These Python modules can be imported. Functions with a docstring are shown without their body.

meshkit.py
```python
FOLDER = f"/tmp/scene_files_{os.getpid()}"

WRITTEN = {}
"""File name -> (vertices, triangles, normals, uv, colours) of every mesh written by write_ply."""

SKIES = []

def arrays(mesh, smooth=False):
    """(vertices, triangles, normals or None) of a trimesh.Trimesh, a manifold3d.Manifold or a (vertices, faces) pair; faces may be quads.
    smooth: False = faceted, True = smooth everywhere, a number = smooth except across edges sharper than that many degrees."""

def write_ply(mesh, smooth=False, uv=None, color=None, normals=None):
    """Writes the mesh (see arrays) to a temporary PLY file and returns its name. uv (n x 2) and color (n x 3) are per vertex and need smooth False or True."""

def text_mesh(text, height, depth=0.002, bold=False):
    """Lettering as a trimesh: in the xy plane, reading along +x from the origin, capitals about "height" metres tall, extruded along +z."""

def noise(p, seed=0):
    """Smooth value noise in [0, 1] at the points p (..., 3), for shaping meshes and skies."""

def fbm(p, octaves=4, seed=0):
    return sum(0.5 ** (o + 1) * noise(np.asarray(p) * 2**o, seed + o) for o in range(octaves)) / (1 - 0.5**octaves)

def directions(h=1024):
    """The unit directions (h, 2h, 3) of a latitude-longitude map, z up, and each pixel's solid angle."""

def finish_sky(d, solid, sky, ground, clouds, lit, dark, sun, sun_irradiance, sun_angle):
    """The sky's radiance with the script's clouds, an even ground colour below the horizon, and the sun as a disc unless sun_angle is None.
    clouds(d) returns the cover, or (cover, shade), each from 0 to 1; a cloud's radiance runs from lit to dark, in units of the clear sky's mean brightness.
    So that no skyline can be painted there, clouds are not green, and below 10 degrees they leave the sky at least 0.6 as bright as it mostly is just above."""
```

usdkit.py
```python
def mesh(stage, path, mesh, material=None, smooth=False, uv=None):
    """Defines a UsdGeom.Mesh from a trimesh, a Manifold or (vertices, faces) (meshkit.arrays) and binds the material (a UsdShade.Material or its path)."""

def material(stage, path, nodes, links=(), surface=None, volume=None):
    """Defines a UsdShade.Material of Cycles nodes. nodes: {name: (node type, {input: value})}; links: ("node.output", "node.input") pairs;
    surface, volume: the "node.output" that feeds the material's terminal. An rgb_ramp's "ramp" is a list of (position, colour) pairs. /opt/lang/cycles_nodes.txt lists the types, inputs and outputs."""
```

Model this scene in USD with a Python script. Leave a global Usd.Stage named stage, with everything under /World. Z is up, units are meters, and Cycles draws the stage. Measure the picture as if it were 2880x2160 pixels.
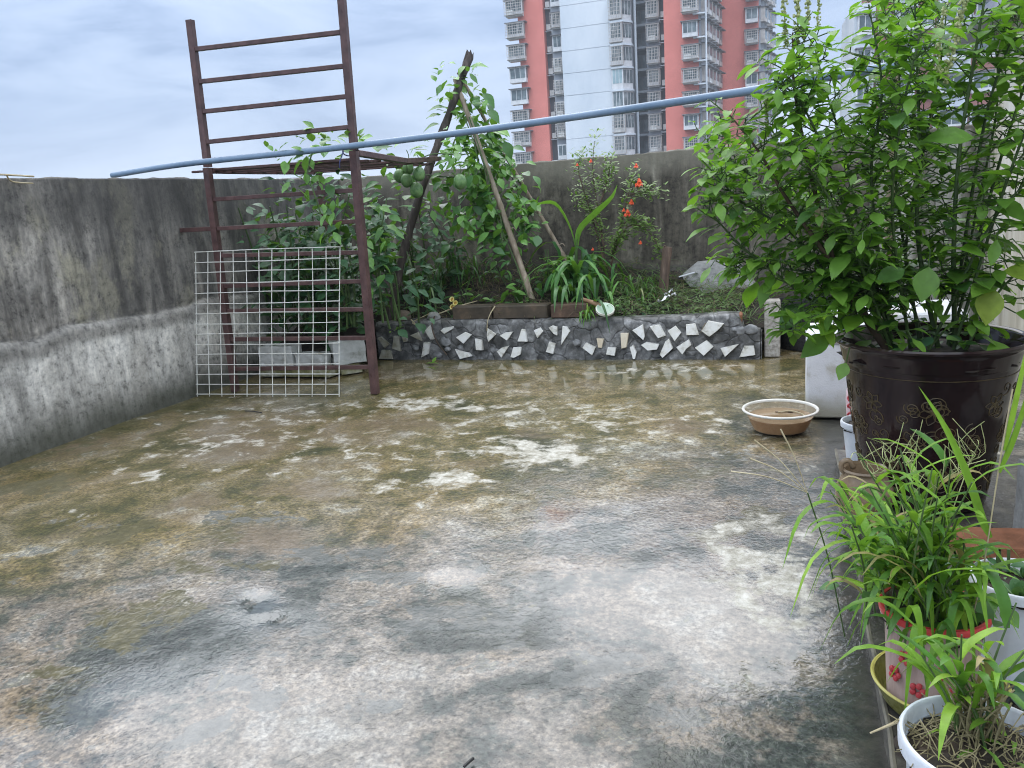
import math, random
import numpy as np, trimesh, usdkit, meshkit
from pxr import Usd, UsdGeom, UsdLux, UsdShade, Gf, Sdf, Vt
from meshkit import fbm, noise

stage = Usd.Stage.CreateInMemory()
UsdGeom.SetStageUpAxis(stage, 'Z'); UsdGeom.SetStageMetersPerUnit(stage, 1.0)
UsdGeom.Xform.Define(stage, '/World'); UsdGeom.Scope.Define(stage, '/World/Looks')
RNG = np.random.default_rng(7); random.seed(7)

# ---------------------------------------------------------------- camera
YAW, PITCH, ROLL, EYE = 0.34, 0.22765, math.atan(0.0692), (0.0, 0.0, 0.8)
F = np.array([-math.sin(YAW) * math.cos(PITCH), math.cos(YAW) * math.cos(PITCH), -math.sin(PITCH)])
R0 = np.array([math.cos(YAW), math.sin(YAW), 0]); U0 = np.cross(R0, F)
RT = R0 * math.cos(ROLL) - U0 * math.sin(ROLL); UP = U0 * math.cos(ROLL) + R0 * math.sin(ROLL)
cam = UsdGeom.Camera.Define(stage, '/World/camera')
cam.AddTransformOp().Set(Gf.Matrix4d(*RT, 0, *UP, 0, *(-F), 0, *EYE, 1))
cam.CreateHorizontalApertureAttr(36.0); cam.CreateVerticalApertureAttr(27.0); cam.CreateFocalLengthAttr(27.88)
cam.CreateClippingRangeAttr(Gf.Vec2f(0.05, 5000)); cam.CreateExposureAttr(0.82)

# ---------------------------------------------------------------- overcast sky and soft sun
SUN_EL, SUN_DIR = math.radians(52), np.array([-0.40, 0.92])
SUN_DIR = SUN_DIR / np.linalg.norm(SUN_DIR)
SUNV = np.array([SUN_DIR[0] * math.cos(SUN_EL), SUN_DIR[1] * math.cos(SUN_EL), math.sin(SUN_EL)])
dome = UsdLux.DomeLight.Define(stage, '/World/sky')
sky = usdkit.material(stage, '/World/Looks/sky', {
    'tc': ('texture_coordinate', {}), 'xyz': ('separate_xyz', {}),
    'sky': ('sky_texture', {'sky_type': 'single_scattering', 'sun_disc': False, 'sun_elevation': SUN_EL, 'sun_rotation': math.atan2(SUN_DIR[0], SUN_DIR[1]), 'air_density': 1.0, 'aerosol_density': 2.0}),
    'zc': ('clamp', {'min': 0.0, 'max': 1.0}),
    # clouds: the even overcast gradient (brighter towards the zenith) ...
    'grad': ('rgb_ramp', {'ramp': [(0.0, (2.5, 3.3, 4.8)), (0.12, (2.9, 3.85, 5.6)), (0.30, (4.2, 5.3, 7.3)), (0.55, (11.0, 12.4, 14.6)), (1.0, (17.0, 18.0, 19.4))]}),
    # ... and soft banks of cloud stretched along the horizon
    'map': ('mapping', {'scale': (1.0, 1.0, 4.5)}),
    'n1': ('noise_texture', {'scale': 3.6, 'detail': 8.0, 'roughness': 0.55, 'distortion': 0.7}),
    'r1': ('rgb_ramp', {'ramp': [(0.36, (0.62, 0.69, 0.78)), (0.44, (0.82, 0.86, 0.91)), (0.52, (1.0, 1.0, 1.0)), (0.62, (1.16, 1.12, 1.07))]}),
    'mul': ('mix_color', {'blend_type': 'multiply', 'fac': 1.0, 'use_clamp': False}),
    'mix': ('mix_color', {'blend_type': 'mix', 'fac': 0.88}),
    'bg': ('background_shader', {'strength': 0.08})},
    [('tc.generated', 'xyz.vector'), ('xyz.z', 'zc.value'), ('zc.result', 'grad.fac'), ('tc.generated', 'map.vector'), ('map.vector', 'n1.vector'), ('n1.fac', 'r1.fac'),
     ('grad.color', 'mul.a'), ('r1.color', 'mul.b'), ('sky.color', 'mix.a'), ('mul.result', 'mix.b'), ('mix.result', 'bg.color')], surface='bg.background')
UsdShade.MaterialBindingAPI.Apply(dome.GetPrim()).Bind(sky)
dome.GetPrim().SetCustomDataByKey('kind', 'structure')
sun = UsdLux.DistantLight.Define(stage, '/World/sun')
sun.CreateNormalizeAttr(True); sun.CreateIntensityAttr(0.27); sun.CreateAngleAttr(58.0); sun.CreateColorAttr(Gf.Vec3f(1.0, 0.97, 0.93))
zax = SUNV; xax = np.cross([0, 0, 1.0], zax); xax /= np.linalg.norm(xax); yax = np.cross(zax, xax)
sun.AddTransformOp().Set(Gf.Matrix4d(*xax, 0, *yax, 0, *zax, 0, 0, 0, 0, 1))

# ---------------------------------------------------------------- prims, names, tags
USED, LOC = {}, {}
def numbered(parent, name):
    k = (parent, name); n = USED.get(k, 0); USED[k] = n + 1
    return f'{parent}/{name}' + (f'_{n:03d}' if n else '')
def tag(path, label=None, cat=None, group=None, kind=None):
    p = stage.GetPrimAtPath(path)
    for k, v in (('label', label), ('category', cat), ('group', group), ('kind', kind)):
        if v: p.SetCustomDataByKey(k, v)
    return path
def thing(name, label, cat, loc=(0, 0, 0), group=None):
    path = numbered('/World', name)
    x = UsdGeom.Xform.Define(stage, path); x.AddTranslateOp().Set(Gf.Vec3d(*map(float, loc)))
    LOC[path] = np.array(loc, float)
    return tag(path, label, cat, group)
def obj(name, mesh, mat, parent='/World', smooth=False, kind=None, label=None, prim=None):
    path = numbered(parent, name)
    v, f, n = meshkit.arrays(mesh, smooth)
    off = LOC.get(parent, np.zeros(3)); LOC[path] = off
    m = UsdGeom.Mesh.Define(stage, path)
    m.CreatePointsAttr(Vt.Vec3fArray.FromNumpy((v - off).astype(np.float32)))
    m.CreateFaceVertexCountsAttr(Vt.IntArray.FromNumpy(np.full(len(f), 3, np.int32)))
    m.CreateFaceVertexIndicesAttr(Vt.IntArray.FromNumpy(f.astype(np.int32).ravel()))
    m.CreateSubdivisionSchemeAttr('none'); m.CreateDoubleSidedAttr(True)
    if n is not None:
        m.CreateNormalsAttr(Vt.Vec3fArray.FromNumpy(n.astype(np.float32))); m.SetNormalsInterpolation('vertex')
    UsdShade.MaterialBindingAPI.Apply(m.GetPrim()).Bind(mat)
    for k, a in (prim or {}).items():
        a = np.asarray(a, np.float32)
        if a.ndim == 1: UsdGeom.PrimvarsAPI(m).CreatePrimvar(k, Sdf.ValueTypeNames.FloatArray, 'vertex').Set(Vt.FloatArray.FromNumpy(a))
        else: UsdGeom.PrimvarsAPI(m).CreatePrimvar(k, Sdf.ValueTypeNames.Float3Array, 'vertex').Set(Vt.Vec3fArray.FromNumpy(a))
    if kind or label: tag(path, label=label, kind=kind)
    return path
def one(name, mesh, mat, label, cat, smooth=False, group=None):
    return tag(obj(name, mesh, mat, smooth=smooth), label, cat, group)
def struct(name, mesh, mat, smooth=False, prim=None, label=None):
    return tag(obj(name, mesh, mat, smooth=smooth, prim=prim), label=label, kind='structure')

# ---------------------------------------------------------------- shapes: every shape is (vertices, triangles)
def cat(ms):
    vs, fs, n = [], [], 0
    for v, f in ms:
        vs.append(np.asarray(v, float)); fs.append(np.asarray(f, int) + n); n += len(v)
    return np.vstack(vs), np.vstack(fs)
def tm(m): return np.array(m.vertices), np.array(m.faces)
def box(x0, x1, y0, y1, z0, z1, b=0.0, yaw=0.0, tilt=None):
    c = np.array([(x0 + x1) / 2, (y0 + y1) / 2, (z0 + z1) / 2]); h = np.abs(np.array([x1 - x0, y1 - y0, z1 - z0])) / 2
    s = np.array([(i, j, k) for i in (-1, 1) for j in (-1, 1) for k in (-1, 1)], float)
    if b:
        p = np.vstack([s * (h - np.array([0 if a == k else b for a in range(3)])) for k in range(3)])
    else: p = s * h
    hull = trimesh.convex.convex_hull(p); v = np.array(hull.vertices)
    R = np.eye(3)
    if yaw: R = trimesh.transformations.rotation_matrix(yaw, [0, 0, 1])[:3, :3]
    if tilt is not None: R = trimesh.transformations.rotation_matrix(tilt[0], tilt[1])[:3, :3] @ R
    return v @ R.T + c, np.array(hull.faces)
def unit(v): v = np.asarray(v, float); return v / max(np.linalg.norm(v), 1e-9)
def spline(pts, n):
    p = np.asarray(pts, float)
    if len(p) < 3: t = np.linspace(0, 1, n)[:, None]; return p[0] * (1 - t) + p[-1] * t
    q = np.vstack([2 * p[0] - p[1], p, 2 * p[-1] - p[-2]]); out = []
    for t in np.linspace(0, len(p) - 1 - 1e-9, n):
        i = int(t); u = t - i; a, b, c, d = q[i:i + 4]
        out.append(0.5 * (2 * b + (c - a) * u + (2 * a - 5 * b + 4 * c - d) * u * u + (3 * b - a - 3 * c + d) * u ** 3))
    return np.array(out)
def tube(pts, r, n=8, cap=True):
    p = np.asarray(pts, float); m = len(p); r = np.broadcast_to(r, m)
    T = np.gradient(p, axis=0); T /= np.maximum(np.linalg.norm(T, axis=1, keepdims=True), 1e-9)
    a = unit(np.cross(T[0], [0.3, 0.2, 1] if abs(T[0][2]) < .9 else [1, 0, 0])); V = []
    for i in range(m):
        a = unit(a - T[i] * (a @ T[i])); b = np.cross(T[i], a); t = np.arange(n) * 2 * np.pi / n
        V.append(p[i] + r[i] * (np.cos(t)[:, None] * a + np.sin(t)[:, None] * b))
    V = np.vstack(V); Fc = []
    for i in range(m - 1):
        for j in range(n):
            k = (j + 1) % n; A, B, C, D = i * n + j, i * n + k, (i + 1) * n + k, (i + 1) * n + j
            Fc += [(A, B, C), (A, C, D)]
    if cap:
        for s, o in ((0, -1), ((m - 1) * n, 1)):
            for j in range(1, n - 1): Fc.append((s, s + j, s + j + 1) if o > 0 else (s, s + j + 1, s + j))
    return V, np.array(Fc)
def bar(a, b, w, d, up=(0, 0, 1), bevel=0.0015):
    """a square section bar from a to b, w wide across, d deep along up"""
    a, b = np.asarray(a, float), np.asarray(b, float); T = unit(b - a); s = unit(np.cross(T, up)); u = np.cross(s, T)
    c = bevel; prof = [(w / 2 - c, d / 2), (w / 2, d / 2 - c), (w / 2, -d / 2 + c), (w / 2 - c, -d / 2), (-w / 2 + c, -d / 2), (-w / 2, -d / 2 + c), (-w / 2, d / 2 - c), (-w / 2 + c, d / 2)]
    V = np.vstack([[q + x * s + y * u for x, y in prof] for q in (a, b)]); n = 8; Fc = []
    for j in range(n): k = (j + 1) % n; Fc += [(j, k, n + k), (j, n + k, n + j)]
    for j in range(1, n - 1): Fc += [(0, j + 1, j), (n, n + j, n + j + 1)]
    return V, np.array(Fc)
def lathe(profile, c=(0, 0, 0), n=48, wob=0.0):
    p = np.asarray(profile, float); m = len(p); t = np.arange(n) * 2 * np.pi / n
    V = np.stack([np.outer(p[:, 0], np.cos(t)), np.outer(p[:, 0], np.sin(t)), np.repeat(p[:, 1:2], n, 1)], -1).reshape(-1, 3) + np.asarray(c, float)
    Fc = []
    for i in range(m - 1):
        for j in range(n):
            k = (j + 1) % n; A, B, C, D = i * n + j, i * n + k, (i + 1) * n + k, (i + 1) * n + j
            Fc += [(A, B, C), (A, C, D)]
    return V, np.array(Fc)
def grid(P):
    a, b = P.shape[:2]; I = np.arange(a * b).reshape(a, b)
    q = np.stack([I[:-1, :-1], I[1:, :-1], I[1:, 1:], I[:-1, 1:]], -1).reshape(-1, 4)
    return P.reshape(-1, 3), np.vstack([q[:, [0, 1, 2]], q[:, [0, 2, 3]]])
def blob(c, r, seed=0, sub=2, amp=.25, freq=1.5):
    m = trimesh.creation.icosphere(sub, 1.0); v = np.array(m.vertices)
    v = v * (1 + amp * (fbm(v * freq + seed * 7.3, 3, seed)[:, None] - .5) * 2) * np.asarray(r, float)
    return v + np.asarray(c, float), np.array(m.faces)
OVATE = np.array([0.06, .62, .95, 1.0, .78, .42, .03])
LANCE = np.array([.35, .8, 1.0, .95, .78, .5, .03])
def leaf(base, d, up, L, Wd, fold=.25, curl=.3, shape=OVATE, wave=0.0):
    """a leaf blade of seven rows and three columns, folded along its midrib and curling towards its tip"""
    d = unit(d); s = unit(np.cross(d, up)); u = np.cross(s, d); n = len(shape); V = []
    for i, w in enumerate(shape):
        t = i / (n - 1); x = L * (t - .12 * curl * t * t); z = -L * curl * t * t * .55
        c = np.asarray(base, float) + d * x + u * z; h = Wd / 2 * w; wv = wave * Wd * math.sin(i * 2.3)
        V += [c - s * h + u * (h * fold + wv), c, c + s * h + u * (h * fold - wv)]
    Fc = []
    for i in range(n - 1):
        for j in (0, 1):
            A = i * 3 + j; Fc += [(A, A + 3, A + 4), (A, A + 4, A + 1)]
    return np.array(V), np.array(Fc)
def blade(pts, Wd, side=None, n=8, fold=.2, shape=None):
    """a grass blade along a curve"""
    p = spline(pts, n); T = np.gradient(p, axis=0); V = []
    for i in range(n):
        t = i / (n - 1); w = Wd / 2 * (min(1, .45 + 2.2 * t) * (1 - t ** 3.0) + .02) if shape is None else Wd / 2 * np.interp(t, np.linspace(0, 1, len(shape)), shape)
        Tn = unit(T[i]); s = unit(np.cross(Tn, (0, 0, 1))) if side is None else unit(side - Tn * (side @ Tn))
        if not np.isfinite(s).all() or np.linalg.norm(np.cross(Tn, (0, 0, 1))) < .05 and side is None: s = np.array([1., 0, 0])
        u = np.cross(s, Tn)
        V += [p[i] - s * w + u * w * fold, p[i], p[i] + s * w + u * w * fold]
    Fc = []
    for i in range(n - 1):
        for j in (0, 1):
            A = i * 3 + j; Fc += [(A, A + 3, A + 4), (A, A + 4, A + 1)]
    return np.array(V), np.array(Fc)
def poly(p, d0, d1, axis='y'):
    """a flat piece: outline p in (x, z), from y = d0 (front) to d1, front edge slightly chamfered"""
    p = np.asarray(p, float); c = p.mean(0); n = len(p); q = c + (p - c) * .965
    V = np.vstack([[(x, d0, z) for x, z in q], [(x, d0 + .0015, z) for x, z in p], [(x, d1, z) for x, z in p]]); Fc = []
    for j in range(1, n - 1): Fc += [(0, j, j + 1), (2 * n, 2 * n + j + 1, 2 * n + j)]
    for r in (0, n):
        for j in range(n): k = (j + 1) % n; Fc += [(r + j, r + n + j, r + n + k), (r + j, r + n + k, r + k)]
    return V, np.array(Fc)

# ---------------------------------------------------------------- materials
def M(name, nodes, links, surface='p.BSDF', volume=None): return usdkit.material(stage, '/World/Looks/' + name, nodes, links, surface=surface, volume=volume)
def simple(name, stops, scale=20, rough=.5, bump=0., bscale=80, detail=5, spec=.5, stretch=None, rr=.12, coat=0., metal=0., fine=0.):
    """noise between the given colours, in world space, with a second finer noise for relief and gloss"""
    nd = {'g': ('geometry', {}), 'mp': ('mapping', {'scale': stretch or (1, 1, 1)}), 'n': ('noise_texture', {'scale': scale, 'detail': detail, 'roughness': .6}),
          'r': ('rgb_ramp', {'ramp': stops}), 'n2': ('noise_texture', {'scale': bscale, 'detail': 4.0, 'roughness': .6}),
          'mr': ('map_range', {'from_min': .3, 'from_max': .7, 'to_min': max(.02, rough - rr), 'to_max': min(1, rough + rr), 'clamp': True}),
          'b': ('bump', {'strength': min(1, bump), 'distance': .004}),
          'p': ('principled_bsdf', {'specular_ior_level': spec, 'coat_weight': coat, 'coat_roughness': .06, 'metallic': metal})}
    ln = [('g.position', 'mp.vector'), ('mp.vector', 'n.vector'), ('mp.vector', 'n2.vector'), ('n.fac', 'r.fac'), ('n2.fac', 'mr.value'), ('mr.result', 'p.roughness'), ('r.color', 'p.base_color')]
    if bump: ln += [('n2.fac', 'b.height'), ('b.normal', 'p.normal')]
    return M(name, nd, ln)
def leafmat(name, stops, rough=.42, trans=.28, tcol=(.20, .42, .03), spec=.45):
    return M(name, {'oi': ('object_info', {}), 'g': ('geometry', {}), 'a': ('math', {'math_type': 'add'}), 'fr': ('math', {'math_type': 'fraction'}),
        'r': ('rgb_ramp', {'ramp': stops}), 'n': ('noise_texture', {'scale': 45.0, 'detail': 3.0}), 'hs': ('hsv', {'saturation': 1.0}), 'vr': ('map_range', {'from_min': .3, 'from_max': .7, 'to_min': .78, 'to_max': 1.22}),
        'p': ('principled_bsdf', {'roughness': rough, 'specular_ior_level': spec}), 't': ('translucent_bsdf', {'color': tcol}), 'm': ('mix_closure', {'fac': trans}),
        'n2': ('noise_texture', {'scale': 130.0, 'detail': 2.0}), 'b': ('bump', {'strength': .35, 'distance': .003})},
        [('oi.random', 'a.value1'), ('g.random_per_island', 'a.value2'), ('a.value', 'fr.value1'), ('fr.value', 'r.fac'), ('g.position', 'n.vector'), ('n.fac', 'vr.value'), ('vr.result', 'hs.value'), ('r.color', 'hs.color'),
         ('hs.color', 'p.base_color'), ('g.position', 'n2.vector'), ('n2.fac', 'b.height'), ('b.normal', 'p.normal'), ('p.BSDF', 'm.closure1'), ('t.BSDF', 'm.closure2')], surface='m.closure')

# ================================================================ the terrace
XL, XR, YB, YP, HW = -2.65, 0.93, 4.52, 3.79, 1.0
# patches seen on the wet concrete: (x, y, half width, half depth, strength)
WHITE = [(-1.93,2.31,.25,.13,.6),(-1.87,2.04,.14,.06,.6),(-1.6,2.03,.08,.05,.5),(-1.88,2.66,.19,.09,.5),(-1.46,2.91,.25,.15,.8),(-1.13,2.86,.19,.12,.7),(-.73,2.35,.26,.13,1.),(-1.1,2.54,.1,.11,.6),(-1.01,2.02,.1,.13,.9),(-.83,2.07,.06,.04,.6),(-.94,2.87,.22,.17,.6),(-.64,2.77,.26,.18,.5),(-.53,3.55,.25,.13,.6),(-.22,2.89,.1,.09,.5),(-.03,1.61,.12,.18,1.),(-.13,1.78,.06,.08,.7),(.05,1.6,.06,.15,.9),(.07,1.79,.05,.1,.6),(-1.92,1.73,.08,.03,.6),(-2.2,1.99,.14,.04,.4)]
BROWN = [(-2.7,2.19,.46,.21,.9),(-1.86,1.6,.36,.14,.6),(-1.62,1.74,.19,.11,.7),(-1.37,1.89,.25,.12,.8),(-1.4,2.57,.24,.15,.9),(-.83,2.51,.1,.07,1.),(-.96,2.2,.18,.09,.7),(-.31,2.68,.11,.11,.8),(-1.24,1.53,.19,.12,.9),(-.58,1.55,.05,.07,.6),(-.61,2.04,.17,.09,.5),(-1.25,1.14,.1,.05,.6),(-1.55,1.18,.13,.07,.5),(-1.75,3.52,.25,.15,.6),(-.75,3.27,.4,.17,.5)]
OLIVE = [(-2.32,1.75,.2,.14,.9),(-1.68,1.49,.09,.04,1.),(-1.38,1.32,.1,.04,1.),(-1.36,1.14,.12,.04,1.),(-1.39,1.04,.07,.02,.8),(-2.63,2.59,.23,.12,.8),(-2.29,2.77,.21,.09,.7),(-.12,1.81,.07,.11,.9),(-.24,2.21,.14,.08,.6),(-.7,2.11,.1,.06,.7),(-1.4,1.5,.1,.06,.7),(-1.26,1.39,.07,.03,.7),(-.58,2.17,.11,.06,.6),(-.58,2.9,.21,.12,.4),(-.85,1.11,.04,.01,.6)]
DAMP = [(-1.06,1.53,.13,.08,.8),(-.85,1.45,.1,.05,.9),(-.65,1.3,.11,.03,.9),(-.68,1.23,.11,.03,.8),(-.92,1.21,.11,.05,.6),(-.54,1.29,.13,.1,.7),(-.33,1.18,.14,.08,.6),(-.86,.99,.06,.03,.9),(-.95,1.02,.05,.02,.8),(-.9,.9,.05,.04,.9),(-.71,.97,.05,.03,.8),(-.95,.85,.07,.03,.7),(-.39,1.1,.08,.05,.8),(-.23,1.07,.1,.04,.6),(-.97,1.6,.08,.05,.7),(-1.44,1.27,.07,.02,.5),(-1.24,.9,.1,.04,.5),(-.07,2.28,.2,.16,.5),(.01,2.03,.14,.13,.5),(-1.41,1.64,.17,.06,.7)]
PUDDLE = [(-.65,1.9,.05,.04,1.),(-1.11,1.9,.02,.02,.8),(-1.12,1.26,.06,.04,1.),(-.69,1.48,.06,.06,.7),(-1.04,1.22,.09,.05,.7),(-.49,1.8,.21,.14,.4),(-.31,1.47,.18,.17,.6),(-.07,1.34,.14,.11,.6),(-1.11,3.5,.95,.22,1.),(-1.11,.93,.25,.11,.6),(.28,2.84,.12,.4,.8),(-1.13,.78,.12,.05,.8)]
xs = np.arange(XL, XR + .02, .0135); ys = np.concatenate([np.arange(-2.0, .5, .08), np.arange(.5, 4.53, .0135)])
X, Y = np.meshgrid(xs, ys); P3 = np.stack([X, Y, 0 * X], -1)
wx = (fbm(P3 * 3.1 + 5, 5, 3) - .5) * .36; wy = (fbm(P3 * 3.1 + 31, 5, 4) - .5) * .36
def mask(L, k=1.0):
    m = np.zeros_like(X)
    for x, y, a, b, w in L: m = np.maximum(m, w * np.exp(-(((X + wx * k - x) / (a * 1.15)) ** 2 + ((Y + wy * k - y) / (b * 1.15)) ** 2)))
    return m
mw, mb, mo, md, mp = mask(WHITE), mask(BROWN, .6), mask(OLIVE), mask(DAMP, .7), mask(PUDDLE, .6)
mo = np.maximum(mo, np.exp(-((X - XL) / .22) ** 2) * (.75 + .4 * (fbm(P3 * 4, 3, 8) - .5)))
mb = np.maximum(mb, .75 * np.clip((Y - 1.0) / 1.2, 0, 1) * np.clip((-.2 - X) / 1.2, .25, 1) * (fbm(P3 * 1.3 + 9, 4, 51) * 1.3 - .12)); md = np.maximum(md, .55 * np.clip((1.75 - Y) / .5, 0, 1) * (fbm(P3 * 3.2 + 3, 5, 52) * 1.5 - .3)); mw = np.maximum(mw, .62 * np.clip((Y - 1.9) / .4, 0, 1) * np.clip((3.1 - Y) / .3, 0, 1) * fbm(P3 * [1.6, 3.2, 1] + 21, 5, 53))
ml = np.exp(-np.maximum(0, .14 - X) / .09) * (X < .2)
zs_ = np.clip((Y - (1.70 + .78 * (X + .9)) + .45) / 1.15, 0, 1); zone = zs_ * zs_ * (3 - 2 * zs_)
edge = np.clip((X - .138) / .012, 0, 1)
Z = (fbm(P3 * 1.6, 4, 11) - .5) * .010 + (fbm(P3 * 11, 3, 12) - .5) * .0022 * (1 - np.clip(mp * 1.2, 0, .9)) - .003 * mp
Z = np.where(Y > 3.55, Z * .3, Z) - .002
tocol = lambda a, b, c: np.stack([a.ravel(), b.ravel(), c.ravel()], -1)
fv, ff = grid(np.stack([X, Y, Z], -1)); ff = ff[:, ::-1]
def thr(nm, src, lo, hi): return {nm: ('map_range', {'range_type': 'smoothstep', 'from_min': lo, 'from_max': hi, 'to_min': 0.0, 'to_max': 1.0, 'clamp': True})}
nd = {'g': ('geometry', {}), 'at1': ('attribute', {'attribute': 'patches'}), 'at2': ('attribute', {'attribute': 'damps'}), 's1': ('separate_xyz', {}), 's2': ('separate_xyz', {}),
  'nA': ('noise_texture', {'scale': 11.0, 'detail': 10.0, 'roughness': .70, 'distortion': .3}), 'nB': ('noise_texture', {'scale': 1.9, 'detail': 9.0, 'roughness': .64, 'distortion': .4}), 'nE': ('noise_texture', {'scale': 3.3, 'detail': 10.0, 'roughness': .68, 'distortion': .6}), 'off': ('mapping', {'location': (13.0, 7.0, 3.0)}),
  'nC': ('noise_texture', {'scale': 105.0, 'detail': 5.0, 'roughness': .7}), 'nD': ('noise_texture', {'scale': 36.0, 'detail': 7.0, 'roughness': .72}), 'nR': ('noise_texture', {'scale': 55.0, 'detail': 3.0, 'roughness': .55, 'distortion': 1.2}),
  'vo': ('voronoi_texture', {'scale': 12.0, 'feature': 'distance_to_edge', 'detail': 2.0}), 'crk': ('map_range', {'from_min': 0.0, 'from_max': .010, 'to_min': .5, 'to_max': 1.0, 'clamp': True}),
  'base': ('rgb_ramp', {'ramp': [(.26, (.022, .029, .028)), (.44, (.046, .056, .053)), (.47, (.086, .085, .077)), (.53, (.128, .114, .098)), (.60, (.170, .147, .124)), (.69, (.205, .190, .170)), (.82, (.30, .29, .27))]}),
  'zoned': ('rgb_ramp', {'ramp': [(.20, (.022, .024, .006)), (.36, (.054, .051, .013)), (.46, (.102, .082, .026)), (.54, (.150, .118, .050)), (.62, (.21, .175, .098)), (.70, (.34, .315, .24)), (.80, (.56, .54, .47))]}), 'bz': ('mix_color', {'blend_type': 'mix'}), 'at3': ('attribute', {'attribute': 'zone'}),
  'za': ('math', {'math_type': 'multiply_add', 'value2': 2.4}), 'zb': ('math', {'math_type': 'add', 'value2': -1.2}), 'zt': ('map_range', {'range_type': 'smoothstep', 'from_min': .05, 'from_max': .95, 'clamp': True, 'to_min': .06, 'to_max': .94}), 'nM0': ('mix_float', {'fac': .42}), 'nM': ('map_range', {'from_min': .36, 'from_max': .64, 'to_min': .22, 'to_max': .82}),
  'tint': ('rgb_ramp', {'ramp': [(.34, (.70, .75, .74)), (.46, (.95, .96, .96)), (.56, (1.10, 1.05, 1.0)), (.68, (1.15, 1.02, .90))]}), 'mult': ('mix_color', {'blend_type': 'multiply', 'fac': .95, 'use_clamp': False}),
  'grain': ('rgb_ramp', {'ramp': [(.38, (.26, .27, .28)), (.455, (.80, .80, .80)), (.53, (1.06, 1.06, 1.05)), (.61, (1.75, 1.73, 1.68))]}), 'mulg': ('mix_color', {'blend_type': 'multiply', 'fac': .85, 'use_clamp': False}),
  'brown': ('rgb_ramp', {'ramp': [(.3, (.082, .056, .030)), (.55, (.150, .108, .064)), (.72, (.25, .19, .125))]}), 'olive': ('rgb_ramp', {'ramp': [(.3, (.034, .032, .010)), (.55, (.085, .074, .030)), (.75, (.17, .15, .08))]}),
  'damp': ('rgb_ramp', {'ramp': [(.3, (.050, .058, .055)), (.55, (.098, .106, .100)), (.75, (.20, .20, .19))]}), 'white': ('rgb_ramp', {'ramp': [(.3, (.24, .22, .17)), (.46, (.42, .395, .33)), (.56, (.58, .555, .49)), (.70, (.72, .70, .64))]}),
  'dark': ('rgb_ramp', {'ramp': [(.3, (.016, .017, .015)), (.7, (.070, .066, .056))]})}
ln = [('g.position', f'{k}.vector') for k in ('nA', 'nB', 'nC', 'nD', 'vo', 'nR', 'off')] + [('off.vector', 'nE.vector'), ('at1.vector', 's1.vector'), ('at2.vector', 's2.vector'), ('nE.fac', 'nM0.a'), ('nA.fac', 'nM0.b'), ('nM0.result', 'nM.value'), ('nM.result', 'base.fac'), ('nM.result', 'zoned.fac'), ('nB.fac', 'za.value1'), ('at3.fac', 'za.value3'), ('za.value', 'zb.value1'), ('zb.value', 'zt.value'), ('zt.result', 'bz.fac'), ('base.color', 'bz.a'), ('zoned.color', 'bz.b'), ('nC.fac', 'grain.fac'), ('bz.result', 'mult.a'), ('nB.fac', 'tint.fac'), ('tint.color', 'mult.b'), ('mult.result', 'mulg.a'), ('grain.color', 'mulg.b')]
for k in ('brown', 'olive', 'damp', 'white', 'dark'): ln.append(('nD.fac', k + '.fac'))
prev = 'mulg.result'
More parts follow.
